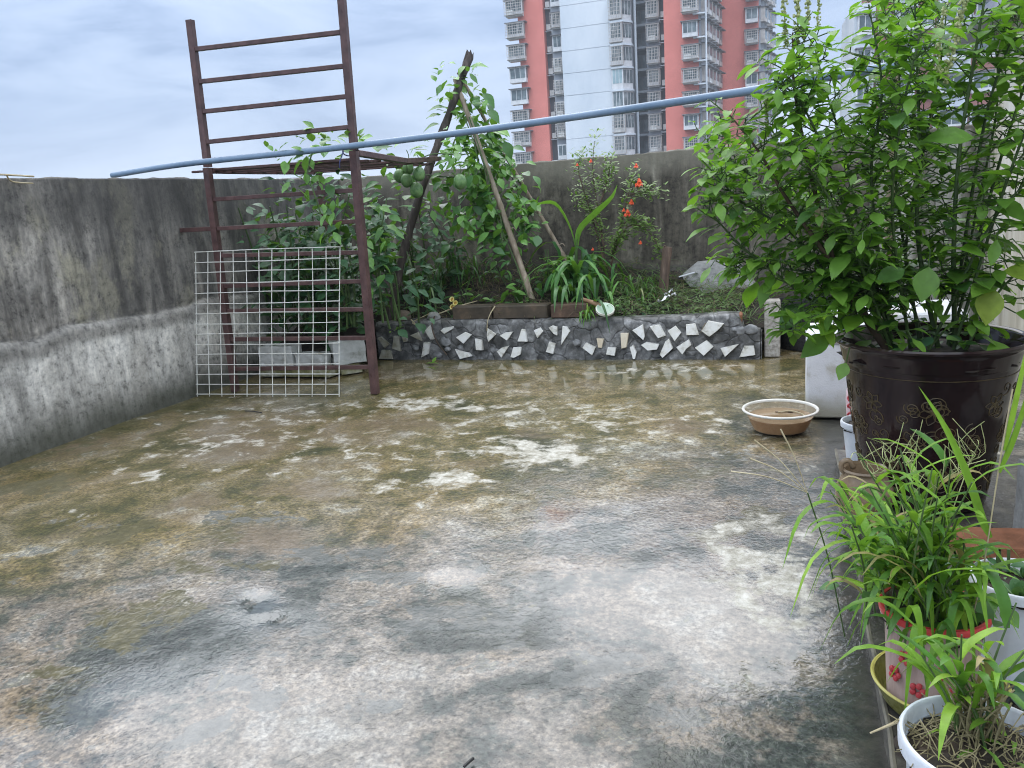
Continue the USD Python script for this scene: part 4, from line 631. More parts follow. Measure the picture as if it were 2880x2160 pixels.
for x, z, s in ((-.725, .834, .034), (-.768, .742, .022), (-.790, .684, .030), (-.737, .924, .018), (-.727, .532, .015), (-1.049, .955, .012), (-.975, .968, .014), (-.81, .705, .015), (-.985, .51, .012)):
    cup = [tube(spline([(x, 4.235, z + s * .9), (x + .002, 4.235, z + s * .2)], 4), [s * .14, s * .22, s * .34, s * .40], 7)]
    for k in range(6):
        a = k * 1.05 + x * 9; d = np.array([math.cos(a), math.sin(a) * .8 - .3, -.45]); cup.append(leaf((x, 4.235, z + s * .25), d, (0, -.3, 1), s * .95, s * .75, .2, .7))
    obj('flower', cat(cup), m_flower, t, smooth=True)
# grass tufts
m_grass = [leafmat('grass_blade', [(0, (.09, .20, .025)), (.6, (.17, .34, .035)), (1, (.29, .47, .06))], rough=.45, trans=.34, tcol=(.30, .55, .04)), leafmat('grass_blade_deep', [(0, (.035, .11, .02)), (1, (.10, .24, .035))], rough=.45, trans=.3)]
m_sage = leafmat('pale_grass', [(0, (.05, .10, .035)), (.7, (.13, .20, .08)), (1, (.30, .30, .14))], rough=.5, trans=.2)
t = thing('grass_tuft', 'pale drooping grass tuft between the pomegranate and the wooden stump', 'grass', (-.72, 4.15, .28))
straps(t, -.72, 4.15, 46, .16, .008, .06, [m_sage, m_grass[1]], droop=1.2)
t = thing('grass_tuft', 'dark grass tuft at the foot of the thick pole', 'grass', (-1.9, 4.1, .26))
straps(t, -1.97, 4.12, 60, .34, .011, .10, [m_lily[0], m_sage], droop=.9); straps(t, -1.76, 4.25, 36, .24, .012, .07, [m_lily[0]], droop=.9)
t = thing('grass_tuft', 'small bright grass tuft growing through the reddish brick', 'grass', (-.93, 3.85, .23)); straps(t, -.93, 3.83, 16, .10, .009, .02, m_grass, cz=.21, droop=1.1); straps(t, -.915, 3.80, 4, .08, .010, .01, m_grass, cz=.20, droop=2.0)
def herb(lab, cx, cy, n, r, hgt, mats, size=(.025, .05), group=None, cz=None):
    t = thing('herb', lab, 'plant', (cx, cy, float(soil_z(cx, cy)) if cz is None else cz), group); ls = []
    for i in range(n):
        x, y = cx + RNG.normal(0, r), cy + RNG.normal(0, r * .6); z = (float(soil_z(x, y)) if cz is None else cz) + rn(.0, hgt); L = rn(*size); ls.append(leaf((x, y, z), rdir((-.5, .5)), (rn(-.3, .3), -.3, 1), L, L * .6, .2, .4))
    for k in range(3): obj('stem', tube(spline([(cx + k * .01, cy, (float(soil_z(cx, cy)) if cz is None else cz) - .01), (cx + rn(-r, r), cy, (float(soil_z(cx, cy)) if cz is None else cz) + hgt)], 6), .0025, 5), m_stem, t)
    for i, l in enumerate(ls): obj('leaf', l, mats[i % len(mats)], t, smooth=True)
herb('low broad leaved herb left of the yellow flowers, by the vine foot', -1.62, 3.98, 26, .06, .13, m_vine, (.04, .07))
herb('small herb at the foot of the pale bamboo cane', -1.30, 3.95, 20, .045, .07, m_vine, (.025, .045))
herb('light green herb with larger leaves right of the pale bamboo cane', -1.22, 4.15, 16, .03, .22, [m_vine[1]], (.04, .065))
herb('tiny weed growing on the left end of the tiled kerb', -1.97, 3.79, 10, .025, .04, m_grass, (.015, .03), cz=.145)
herb('weedy herb in front of the stump', -.66, 3.98, 26, .07, .05, [m_bush[0], m_sage], (.02, .04))
herb('creeping weed on the kerb by the reddish brick', -.80, 3.87, 12, .02, .05, m_vine, (.02, .035))
herb('feathery low plants in the middle of the bed, below the vine', -1.45, 4.15, 34, .10, .14, m_vine, (.03, .06))
# pulled weeds, twigs and dead stems lying on the soil
m_litter = leafmat('dead_stem', [(0, (.05, .032, .02)), (.4, (.14, .10, .062)), (.7, (.20, .18, .085)), (1, (.40, .33, .21))], rough=.8, trans=.05)
m_weed = leafmat('pulled_weed', [(0, (.05, .09, .025)), (.6, (.13, .20, .065)), (1, (.30, .33, .16))], rough=.6, trans=.15)
ls, lw = [], []
for i in range(2900):
    x = rn(-2.05, -.12); y = rn(3.83, 4.48); z = float(soil_z(x, y)) + rn(-.005, .035 if x < -.95 else .065); a = rn(0, 2 * np.pi); L = rn(.03, .14) * (1.35 if x > -.95 else 1); d = np.array([math.cos(a), math.sin(a) * .7, rn(-.25, .25)])
    p = np.array([x, y, z]); q = blade([p, p + d * L * .5 + [0, 0, rn(0, .03)], p + d * L + [0, 0, rn(-.015, .01)]], rn(.0018, .0055), n=5, fold=.5)
    (lw if (x > -.95 and rn(0, 1) < .62) or rn(0, 1) < .2 else ls).append(q)
for i in range(800):
    x = rn(-.9, -.15); y = rn(3.86, 4.25); z = float(soil_z(x, y)) + rn(0, .05); L = rn(.012, .035); lw.append(leaf((x, y, z), rdir((-.5, .6)), (0, -.3, 1), L, L * .4, .2, .4))
tag(obj('dead_stems', cat(ls), m_litter, kind='stuff'), 'dry brown stems and twigs littering the soil', 'litter'); tag(obj('pulled_weeds', cat(lw), m_weed, kind='stuff'), 'wilting pulled weeds lying over the right half of the bed', 'weeds')
for lab, pts, r in (('pale root hanging over the tiled kerb below the brown bricks', [(-1.41, 3.81, .275), (-1.43, 3.785, .24), (-1.445, 3.775, .20), (-1.45, 3.77, .155)], .0032), ('long dark stem drooping over the kerb to its foot', [(-1.76, 3.83, .235), (-1.755, 3.765, .18), (-1.73, 3.757, .10), (-1.68, 3.757, .03)], .0040), ('pale forked root by the rounded stone', [(-1.89, 3.80, .215), (-1.86, 3.79, .19), (-1.87, 3.78, .205), (-1.78, 3.8, .245)], .0035), ('long pale stalk lying across the bed below the vine', [(-1.75, 3.86, .235), (-1.64, 3.88, .27), (-1.55, 3.92, .29)], .004), ('thin dark branch lying left of the bamboo cane', [(-1.42, 4.05, .33), (-1.3, 4.0, .29), (-1.18, 3.98, .27)], .004)):
    one('root', tube(spline(pts, 14), r * np.linspace(1, .6, 14), 6), m_straw if 'pale' in lab else m_twig, lab, 'root')
m_stone = simple('field_stone', [(.3, (.09, .065, .045)), (.7, (.21, .16, .12))], scale=25, rough=.7, bump=.4)
m_granite = simple('granite', [(.3, (.16, .145, .12)), (.5, (.34, .31, .27)), (.7, (.50, .47, .42))], scale=70, rough=.6, bump=.3, bscale=120)
m_slab = simple('cement_slab', [(.3, (.24, .235, .22)), (.7, (.42, .41, .39))], scale=30, rough=.85, bump=.8)
one('stone', blob((-1.955, 3.84, .228), (.048, .035, .034), 3, 3, .18), m_stone, 'rounded brown stone on the left end of the kerb', 'stone', smooth=True)
one('stone', blob((-1.775, 3.845, .222), (.036, .03, .026), 8, 3, .25), m_slab, 'smaller grey stone behind the pale root', 'stone', smooth=True)
sl = trimesh.convex.convex_hull(np.array([(x, y, z) for x, z in ((-.53, .345), (-.455, .405), (-.25, .415), (-.20, .35), (-.12, .24), (-.45, .20)) for y in (4.36, 4.47)])); v, f = trimesh.remesh.subdivide_to_size(sl.vertices, sl.faces, .02)
v = v + ((fbm(v * 25, 3, 5) - .5) * .012)[:, None]; one('cement_slab', (v, f), m_slab, 'light grey broken cement slab standing against the back parapet', 'slab')
one('granite_post', cat([box(-.092, -.022, 3.83, 3.90, .001, .268, .004, .05)]), m_granite, 'short square granite post right of the tiled kerb', 'post')
m_stump = simple('stump_wood', [(.3, (.060, .038, .026)), (.55, (.115, .075, .052)), (.72, (.20, .14, .10))], scale=12, rough=.7, bump=.5, stretch=(5, 5, 1))
one('stump', cat([tube(spline([(-.612, 4.2, .22), (-.600, 4.2, .36), (-.580, 4.2, .508)], 12), np.array([.030, .028, .027, .027, .026, .026, .025, .025, .024, .025, .027, .024]), 10), tube([(-.59, 4.19, .505), (-.593, 4.185, .517)], .006, 5)]), m_stump, 'brown wooden stump sticking up by the grass tuft', 'stump', smooth=40)
t = thing('wooden_tool', 'wooden handle with a round pale green end, lying on the kerb', 'tool', (-.9, 3.82, .25)); m_greenface = simple('pale_green', [(.3, (.30, .42, .31)), (.7, (.42, .54, .42))], scale=30, rough=.4); m_handle = simple('tool_wood', [(.3, (.20, .115, .06)), (.7, (.36, .22, .13))], scale=14, rough=.55)
obj('handle', tube([(-.965, 3.87, .292), (-.90, 3.838, .276), (-.855, 3.812, .262)], [.009, .012, .011], 9), m_handle, t, smooth=40)
ax = unit([.2, -.50, .84]); c0 = np.array([-.835, 3.80, .247]); obj('disc', tube([c0 - ax * .008, c0 - ax * .006, c0 + ax * .006, c0 + ax * .007], [.043, .046, .046, .044], 26), simple('disc_edge', [(.3, (.6, .6, .5)), (.7, (.72, .72, .62))], scale=9, rough=.4), t, smooth=30); obj('green_face', tube([c0 + ax * .0072, c0 + ax * .0085], .0415, 26), m_greenface, t)
m_plast = simple('white_film', [(.3, (.60, .61, .64)), (.7, (.78, .78, .80))], scale=30, rough=.3, bump=.4)
wr = np.stack(np.meshgrid(np.linspace(0, .085, 14), np.linspace(0, .04, 8), indexing='ij'), -1); wz = .018 + (fbm(np.stack([wr[..., 0] * 60, wr[..., 1] * 60, wr[..., 0] * 0], -1), 3, 5) - .5) * .05
one('plastic_scrap', grid(np.stack([-.60 + wr[..., 0], 3.93 + wr[..., 1] + wr[..., 0] * .3, .245 + wz + wr[..., 0] * .35], -1)), m_plast, 'crumpled white plastic scrap among the pulled weeds', 'scrap', smooth=True)
wz2 = .01 + (fbm(np.stack([wr[..., 0] * 70, wr[..., 1] * 60, wr[..., 0] * 0 + 4], -1), 3, 8) - .5) * .03
one('plastic_scrap', grid(np.stack([-.575 + wr[..., 0] * .5, 3.99 + wr[..., 1] * .6, .275 + wz2 + wr[..., 0] * .3], -1)), m_plast, 'small white plastic flake just behind the crumpled scrap', 'scrap', smooth=True)
one('white_strip', box(-.540, -.455, 4.30, 4.318, .348, .354, .001, .0, (-.25, (0, 1, 0))), m_plast, 'thin white strip lying in front of the cement slab', 'strip')
m_yel = simple('yellow_petal', [(.3, (.62, .50, .12)), (.7, (.78, .70, .30))], scale=50, rough=.5); m_yc = simple('yellow_centre', [(.3, (.36, .17, .02)), (.7, (.55, .32, .05))], scale=60, rough=.6)
for dx, dz, lab in ((-.012, .016, 'top one of the three round yellow flower heads on the brick'), (.004, -.004, 'middle one of the three round yellow flower heads'), (-.014, -.024, 'lowest round yellow flower head, touching the brick')):
    c = np.array([-1.642 + dx, 3.835 - abs(dx) * .2, .296 + dz]); a = unit([-.1 + dx * 5, -.9, .3]); t = thing('yellow_flower', lab, 'flower', c)
    obj('petal_ring', lathe([(.0075, 0), (.012, .002), (.0145, .006), (.0135, .009), (.0085, .006)], c, 16), m_yel, t); 

    P_ = stage.GetPrimAtPath(t); UsdGeom.Xformable(P_).AddRotateXYZOp().Set(Gf.Vec3f(68, 0, -6 + dx * 400)); obj('centre', blob(c, (.0085, .0085, .006), 2, 2, .1), m_yc, t, smooth=True)

# ================================================================ things on the wet floor
t = thing('plastic_bowl', 'round clear plastic takeaway bowl half full of muddy water on the wet floor', 'bowl', (-.013, 2.665, 0))
m_clear = M('cloudy_plastic', {'d': ('principled_bsdf', {'base_color': (.50, .40, .29), 'roughness': .2}), 'tr': ('transparent_bsdf', {'color': (.95, .93, .9)}), 'm': ('mix_closure', {'fac': .80})}, [('d.BSDF', 'm.closure1'), ('tr.BSDF', 'm.closure2')], surface='m.closure')
m_rim = simple('plastic_rim', [(.3, (.66, .64, .58)), (.7, (.80, .79, .75))], scale=20, rough=.3)
m_mud = simple('muddy_water', [(.3, (.20, .135, .075)), (.7, (.34, .25, .16))], scale=14, rough=.08, rr=.04)
m_mud2 = simple('mud_film', [(.3, (.26, .10, .018)), (.7, (.42, .22, .07))], scale=10, rough=.35)
obj('body', lathe([(.001, .003), (.080, .003), (.086, .006), (.1005, .040), (.113, .0665), (.113, .070)], (-.013, 2.665, 0), 64), m_clear, t, smooth=60)
obj('rim', lathe([(.1125, .066), (.119, .0665), (.1215, .070), (.120, .0735), (.116, .0745), (.1122, .071), (.1125, .066)], (-.013, 2.665, 0), 64), m_rim, t, smooth=60)
obj('muddy_water', lathe([(.0005, .0465), (.099, .0465), (.1018, .047)], (-.013, 2.665, 0), 48), m_mud, t, smooth=True)
obj('mud_film', lathe([(.083, .0055), (.0905, .020), (.1012, .0466)], (-.013, 2.665, 0), 48), m_mud2, t, smooth=True)
obj('floating_stem', tube(spline([(-.02, 2.70, .049), (.02, 2.705, .053), (.055, 2.68, .051), (.065, 2.65, .048)], 12), .0022, 5), m_straw, t)
obj('floating_bits', cat([blob((-.02 + .02 * k, 2.708 + .006 * (k % 2), .048), (.010, .004, .002), k, 1, .4) for k in range(4)]), m_twig, t)
m_foam = M('white_foam', {'g': ('geometry', {}), 'sx': ('separate_xyz', {}), 'n': ('noise_texture', {'scale': 9.0, 'detail': 7.0, 'roughness': .65}), 'v': ('voronoi_texture', {'scale': 240.0}), 'r': ('rgb_ramp', {'ramp': [(.34, (.46, .45, .41)), (.46, (.62, .63, .65)), (.65, (.70, .71, .73))]}),
  'za': ('math', {'math_type': 'multiply_add', 'value2': -.16}), 'zi': ('map_range', {'range_type': 'smoothstep', 'from_min': -.06, 'from_max': .03, 'to_min': .75, 'to_max': 0.0, 'clamp': True}), 'm': ('mix_color', {'blend_type': 'mix', 'b': (.22, .20, .11)}), 'b': ('bump', {'strength': .35, 'distance': .002}), 'p': ('principled_bsdf', {'roughness': .75})},
  [('g.position', 'sx.vector'), ('g.position', 'n.vector'), ('g.position', 'v.vector'), ('n.fac', 'r.fac'), ('n.fac', 'za.value1'), ('sx.z', 'za.value3'), ('za.value', 'zi.value'), ('zi.result', 'm.fac'), ('r.color', 'm.a'), ('m.result', 'p.base_color'), ('v.distance', 'b.height'), ('b.normal', 'p.normal')])
def foam_box(lab, x0, x1, y0, y1, z1, yaw=0.0):
    t = thing('foam_box', lab, 'box', ((x0 + x1) / 2, (y0 + y1) / 2, 0)); w = .022
    obj('shell', cat([box(x0, x1, y0, y0 + w, .003, z1 - .035, .006), box(x0, x1, y1 - w, y1, .003, z1 - .035, .006), box(x0, x0 + w, y0 + w - .004, y1 - w + .004, .0035, z1 - .0355, .003), box(x1 - w, x1, y0 + w - .004, y1 - w + .004, .0035, z1 - .0355, .003), box(x0 + .005, x1 - .005, y0 + .005, y1 - .005, .004, .02)]), m_foam, t)
    obj('lid', box(x0 - .002, x1 + .002, y0 - .002, y1 + .002, z1 - .034, z1, .007), m_foam, t)
foam_box('white foam box standing on the wet floor left of the big pot', .072, .36, 2.80, 3.04, .294)
foam_box('second white foam box farther back, its lid showing behind the pot rim', .155, .62, 3.18, 3.52, .30)
# dark tub in the corner behind the plant
m_black = simple('black_plastic', [(.3, (.010, .010, .011)), (.7, (.022, .022, .024))], scale=10, rough=.35)
t = thing('black_tub', 'black plastic tub in the shade right of the granite post', 'tub', (.10, 4.08, 0)); obj('body', lathe([(.001, .004), (.12, .004), (.15, .22), (.155, .225), (.155, .235), (.146, .235), (.142, .22), (.114, .02), (.001, .02)], (.10, 4.08, 0), 40), m_black, t, smooth=50); obj('soil', lathe([(.001, .20), (.140, .195)], (.10, 4.08, 0), 30), m_soil, t)
# printed sack between foam box and pot
m_pink = simple('pink_film', [(.3, (.66, .46, .50)), (.7, (.78, .62, .65))], scale=25, rough=.35, bump=.3); m_redprint = simple('red_print', [(.3, (.42, .035, .045)), (.7, (.52, .07, .08))], scale=30, rough=.4)
t = thing('printed_sack', 'pink plastic sack with red print squeezed between the foam box and the big pot', 'sack', (.26, 2.60, 0))
sk = trimesh.creation.icosphere(3, 1.0); sv = np.array(sk.vertices); sv = np.sign(sv) * np.abs(sv) ** np.array([.55, .7, .6]) * [.078, .05, .105]; sv = sv + (fbm(sv * 25, 3, 9)[:, None] - .5) * .012
obj('bag', (sv + [.262, 2.60, .106], np.array(sk.faces)), m_pink, t, smooth=True)
obj('red_band', (sv * [1.02, 1.02, .14] + [.262, 2.60, .030], np.array(sk.faces)), m_redprint, t, smooth=True); obj('red_neck', (sv * [.55, .7, .16] + [.262, 2.60, .212], np.array(sk.faces)), m_redprint, t, smooth=True)
for k in range(4): obj('print_mark', tube(spline([(.198 + .012 * math.sin(k * 2), 2.553, .075 + k * .028), (.186, 2.56, .082 + k * .028), (.192, 2.556, .092 + k * .028), (.205, 2.551, .09 + k * .028)], 10), .0035, 5), m_redprint, t)

# ================================================================ potted plants along the right edge
m_kerb = simple('wet_kerb', [(.3, (.022, .021, .018)), (.55, (.060, .056, .048)), (.72, (.15, .14, .115))], scale=16, rough=.35, bump=.6)
kx = np.linspace(.140, .152, 4)
t = thing('plant_ledge', 'low dark wet concrete ledge the pots stand on, along the right edge', 'ledge', (.5, 1.2, 0))
v, f = rough_box(.143, XR - .006, .2, 2.36, -.01, .036, .004, 0, 12, .03); obj('slab', (v, f), m_kerb, t, smooth=40)
obj('worn_edge', tube(np.stack([np.full(80, .1435) + (noise(np.stack([np.linspace(.2, 2.36, 80) * 12, np.zeros(80), np.zeros(80)], -1)) - .5) * .005, np.linspace(.2, 2.36, 80), np.full(80, .0345)], -1), .0042, 6), simple('pale_edge', [(.3, (.06, .057, .045)), (.7, (.26, .24, .19))], scale=20, rough=.6), t)
PC = np.array([.317, 2.019, .0])
m_glaze = simple('dark_glaze', [(.3, (.008, .0045, .005)), (.7, (.017, .009, .009))], scale=8, rough=.10, rr=.04, spec=.42)
m_gold = simple('gold_line', [(.3, (.035, .024, .010)), (.7, (.115, .082, .036))], scale=40, rough=.5)
t = bigpot = thing('glazed_pot', 'big dark brown glazed pot with faded gold flower pattern', 'pot', PC)
prof = [(.001, .038), (.120, .038), (.131, .041), (.1345, .05), (.150, .16), (.168, .28), (.182, .372), (.1835, .376), (.1855, .377), (.193, .408), (.199, .418), (.2045, .422), (.2055, .427), (.202, .431), (.196, .430), (.190, .424), (.180, .385), (.1, .384), (.001, .384)]
obj('body', lathe(prof, PC * [1, 1, 0], 96), m_glaze, t, smooth=40)
rad = lambda z: np.interp(z, [.05, .16, .28, .372], [.1345, .150, .168, .182]) + .0006
def onpot(a, z): r = rad(z); return np.stack([PC[0] + r * np.cos(a), PC[1] + r * np.sin(a), z], -1)
gl = []
def scroll(a0, z0, s, turn, ph, n=26, w=.0011):
    q = np.linspace(0, 1, n); rr = s * (1 - q) ** .8; th = ph + turn * q * 2 * np.pi; gl.append(tube(onpot(a0 + rr * np.cos(th) / .16, z0 + rr * np.sin(th)), w, 4, False))
def flower(a0, z0, s, n=6, ph=0.):
    for k in range(n):
        th = ph + k * 2 * np.pi / n; u = np.linspace(0, 1, 12); w = np.sin(u * np.pi) * .28
        for sg in (-1, 1):
            xx = s * (u * math.cos(th) - sg * w * math.sin(th)); zz = s * (u * math.sin(th) + sg * w * math.cos(th)); gl.append(tube(onpot(a0 + xx / .16, z0 + zz), .0010, 4, False))
    scroll(a0, z0, s * .2, 1, 0, 12)
pr_ = random.Random(3)
for k, a in enumerate(np.linspace(math.pi * .98, math.pi * 1.98, 13)):
    flower(a, (.29, .14, .22)[k % 3] + pr_.uniform(-.012, .012), pr_.uniform(.022, .032), 6, pr_.random() * 2)
    for j in range(6): scroll(a + pr_.uniform(-.12, .12), pr_.uniform(.085, .335), pr_.uniform(.010, .022), pr_.choice([-1.6, 1.4, 1.9]), pr_.random() * 6)
for z in (.345, .362): 
    a = np.linspace(math.pi * .8, math.pi * 2.1, 90)
    if z > .35: gl.append(tube(onpot(a, np.full(90, z)), .0009, 4, False))
obj('gold_pattern', cat(gl), m_gold, t, kind='stuff')
obj('soil', blob((PC[0], PC[1], .385), (.181, .181, .016), 4, 3, .2, 6), m_soil, t, smooth=True)
# the tall leafy plant in it
m_ama = [leafmat('broad_leaf', [(0, (.058, .150, .024)), (.5, (.115, .240, .036)), (.9, (.18, .33, .048)), (.97, (.23, .38, .05)), (1, (.40, .38, .06))], rough=.42, trans=.36, tcol=(.26, .55, .03)), leafmat('broad_leaf_deep', [(0, (.036, .105, .026)), (1, (.085, .185, .045))], rough=.40, trans=.30, tcol=(.16, .38, .03)), leafmat('young_leaf', [(0, (.12, .27, .03)), (1, (.23, .42, .05))], rough=.45, trans=.42, tcol=(.32, .62, .03))]
t = thing('tall_leafy_plant', 'tall bright green leafy plant with many stems growing from the big dark pot', 'plant', (.28, 2.01, .38))
STEMS = [[(.235,2.0,.385),(.155,1.98,.52),(.093,1.96,.62),(.001,1.94,.76),(-.058,1.92,.865),(-.126,1.9,.958)],[(.235,2.0,.385),(.177,1.99,.475),(.104,1.98,.617),(.04,1.97,.859),(.013,1.96,1.008),(.009,1.95,1.121)],[(.25,2.0,.385),(.207,2.03,.525),(.164,2.06,.675),(.13,2.09,.853),(.088,2.1,.989),(.057,2.1,1.102)],
 [(.34,2.03,.385),(.295,2.06,.604),(.286,2.09,.75),(.285,2.11,.922),(.276,2.13,1.071),(.267,2.13,1.199)],[(.374,2.03,.385),(.358,2.027,.603),(.356,2.025,.815),(.372,2.022,1.004),(.388,2.02,1.156),(.40,2.02,1.30)],[(.308,2.0,.385),(.371,1.983,.565),(.422,1.967,.694),(.481,1.95,.776)],[(.224,2.0,.385),(.003,1.983,.567),(-.101,1.967,.659),(-.194,1.95,.773)],
 [(.23,2.0,.385),(.126,2.0,.55),(-.007,2.0,.598),(-.126,2.0,.591)],[(.239,2.0,.385),(.177,1.96,.778),(.187,1.92,.971),(.153,1.90,1.148)],[(.314,2.05,.385),(.272,2.12,.601),(.305,2.16,.842),(.336,2.2,1.025),(.349,2.22,1.179)],[(.305,2.05,.385),(.247,2.14,.773),(.254,2.2,.982),(.237,2.25,1.214)],[(.23,2.0,.385),(.074,2.06,.679),(-.084,2.12,.818),(-.198,2.15,.917)],
 [(.23,2.0,.385),(.153,1.967,.575),(.044,1.933,.507),(.010,1.9,.455)],[(.382,2.0,.385),(.44,2.0,.52),(.505,2.0,.599)],[(.363,2.05,.385),(.406,2.067,.861),(.451,2.083,1.05),(.501,2.1,1.139)],[(.25,2.04,.385),(.12,2.12,.62),(.02,2.16,.74),(-.08,2.2,.70)],[(.24,1.99,.385),(.14,1.9,.65),(.06,1.86,.80),(-.02,1.84,.87)],[(.28,2.02,.385),(.22,1.94,.70),(.22,1.88,.90),(.25,1.86,1.08)],[(.36,2.06,.385),(.42,2.14,.70),(.46,2.2,.95),(.44,2.22,1.15)],[(.36,2.0,.385),(.43,1.98,.72),(.49,1.95,.98),(.52,1.93,1.18)],[(.36,2.04,.385),(.45,2.1,.8),(.52,2.15,1.05),(.56,2.18,1.22)],[(.24,2.03,.385),(.03,2.0,.66),(-.10,1.99,.76),(-.17,1.98,.84)],[(.25,2.0,.385),(.12,1.95,.74),(.05,1.92,.92),(-.02,1.90,1.02)]]
LA = []
GA = 2.39996
AMA = np.array([0.05, .50, .88, 1.0, .84, .46, .02])
def node_leaves(p, T, k, L, droop=.0, young=False):
    a = k * GA; s = unit(np.cross(T, (.3, .2, 1.))); u = np.cross(s, T); d = unit(s * math.cos(a) + u * math.sin(a) + T * rn(.1, .5) + np.array([0, 0, -droop]))
    pet = p + d * L * rn(.25, .45); 
    LA.append((leaf(pet, unit(d * [1, 1, .45] + [0, 0, rn(-.30, .12)]), unit([rn(-.22, .22), rn(-.18, .14), 1]), L, L * rn(.40, .54), rn(.10, .3), rn(.15, .6), AMA, rn(-.05, .05)), L)); return tube([p, pet], .0011, 4, False)
pets = []
for si, st in enumerate(STEMS):
    g = spline(st, 60); n = len(g); ln_ = np.linalg.norm(np.diff(g, axis=0), axis=1).sum()
    r0 = .0085 if si in (0, 1) else .0062 if si in (3, 4) else .0042; obj('stem', tube(g[::2], np.linspace(r0, .0016, len(g[::2])), 7), m_twig if si in (0, 1) else m_stem, t, smooth=True)
    step = .0158; m = int(ln_ / step)
    for k in range(m):
        q = k / m
        if q < .12: continue
        i = min(int(q * (n - 1)), n - 2); p = g[i]; T = unit(g[i + 1] - g[i]); low = p[2] < .62
        L = rn(.060, .100) if low and rn(0, 1) < .5 else rn(.044, .082) * (1 - .35 * max(0, q - .6))
        if p[0] > .36: L *= 1.15
        pets.append(node_leaves(p, T, k + si, L))
        if rn(0, 1) < (.9 if p[0] < .33 else .36):   # side shoot with small leaves
            a = rn(0, 6.28); d = unit([math.cos(a), math.sin(a) * .8, rn(.1, .9)]); l = rn(.04, .12) * (1.1 - .5 * q); e = p + d * l; pets.append(tube([p, p + d * l * .5, e], .0014, 4, False))
            for j in range(int(rn(3, 6))): pets.append(node_leaves(p + d * l * rn(.35, 1.05), d, j + k, rn(.026, .060)))
    for j in range(7): pets.append(node_leaves(g[-1] - T * rn(0, .025), T, j, rn(.026, .050)))
# bigger single leaves seen close to the eye and along the right side
for b, d, L in (((.415, 1.93, .55), (-.1, -.4, -.9), .085), ((.43, 1.95, .43), (.2, -.5, -.5), .085), ((.20, 1.90, .66), (-.9, -.2, .15), .085), ((.24, 1.88, .60), (-.8, -.4, -.25), .07), ((.29, 1.90, .60), (-.2, -.5, -.85), .08), ((.13, 1.88, .395), (-.3, -.5, -.6), .045), ((.10, 1.92, .45), (-.9, -.2, -.55), .085), ((.04, 1.95, .52), (-.7, -.2, -.7), .085), ((.36, 1.9, .86), (-.95, -.2, .15), .10), ((.47, 1.92, .83), (.5, -.3, -.8), .08), ((.50, 1.92, .78), (.9, -.2, -.1), .10), ((.46, 1.94, .68), (1, -.1, .02), .09), ((.44, 1.95, .58), (1, -.2, -.05), .08), ((.47, 1.93, .96), (1, -.2, .0), .095), ((.42, 1.95, .73), (.7, -.4, -.5), .075), ((.45, 1.95, 1.02), (.7, -.3, -.4), .075), ((.47, 1.95, .49), (.9, -.2, -.2), .07), ((.40, 1.93, .62), (-.6, -.5, .3), .07)):
    LA.append((leaf(b, d, (.1, -.55, .8), L, L * .66, .15, .3), L + .02)); pets.append(tube([np.array(b), np.array(b) - np.array(d) * .03 + [0, .02, .01]], .0014, 4, False))
obj('petioles', cat(pets), m_stem, t, kind='stuff')
spread(t, 'leaf', LA, [m_ama[0], m_ama[1], m_ama[0], m_ama[2]], 'foliage')
m_spike = simple('seed_spike', [(.3, (.20, .24, .08)), (.7, (.46, .48, .24))], scale=90, rough=.7)
for c0_, c1_, r in (((.02, 1.96, 1.09), (.005, 1.95, 1.24), .006), ((.033, 1.97, 1.10), (.040, 1.96, 1.25), .006), ((-.005, 1.96, 1.09), (-.012, 1.95, 1.20), .005), ((.06, 2.0, 1.12), (.065, 2.0, 1.24), .004), ((.31, 1.95, .98), (.34, 1.94, 1.18), .007), ((-.04, 1.93, .90), (-.045, 1.93, .98), .004), ((.295, 1.95, 1.0), (.30, 1.94, 1.12), .005)):
    g = spline([c0_, (np.array(c0_) + c1_) / 2 + RNG.normal(0, .003, 3), c1_], 22); obj('seed_spike', cat([tube(g, .0013, 4)] + [blob(p + RNG.normal(0, r * .6, 3), (r * .55, r * .55, r * .6), int(k), 0, .2) for k, p in enumerate(np.repeat(g, 4, 0))]), m_spike, t)
obj('dead_leaf', leaf((.06, 1.9, .74), (.3, -.5, -.6), (0, -.6, .7), .05, .02, .5, .9), m_litter, t, smooth=True, label='curled brown dead leaf hanging in the foliage')
herb('small weeds covering the soil inside the big glazed pot', .30, 2.0, 60, .075, .05, [m_bush[0], m_ama[0], m_vine[1]], (.022, .045), cz=.392)
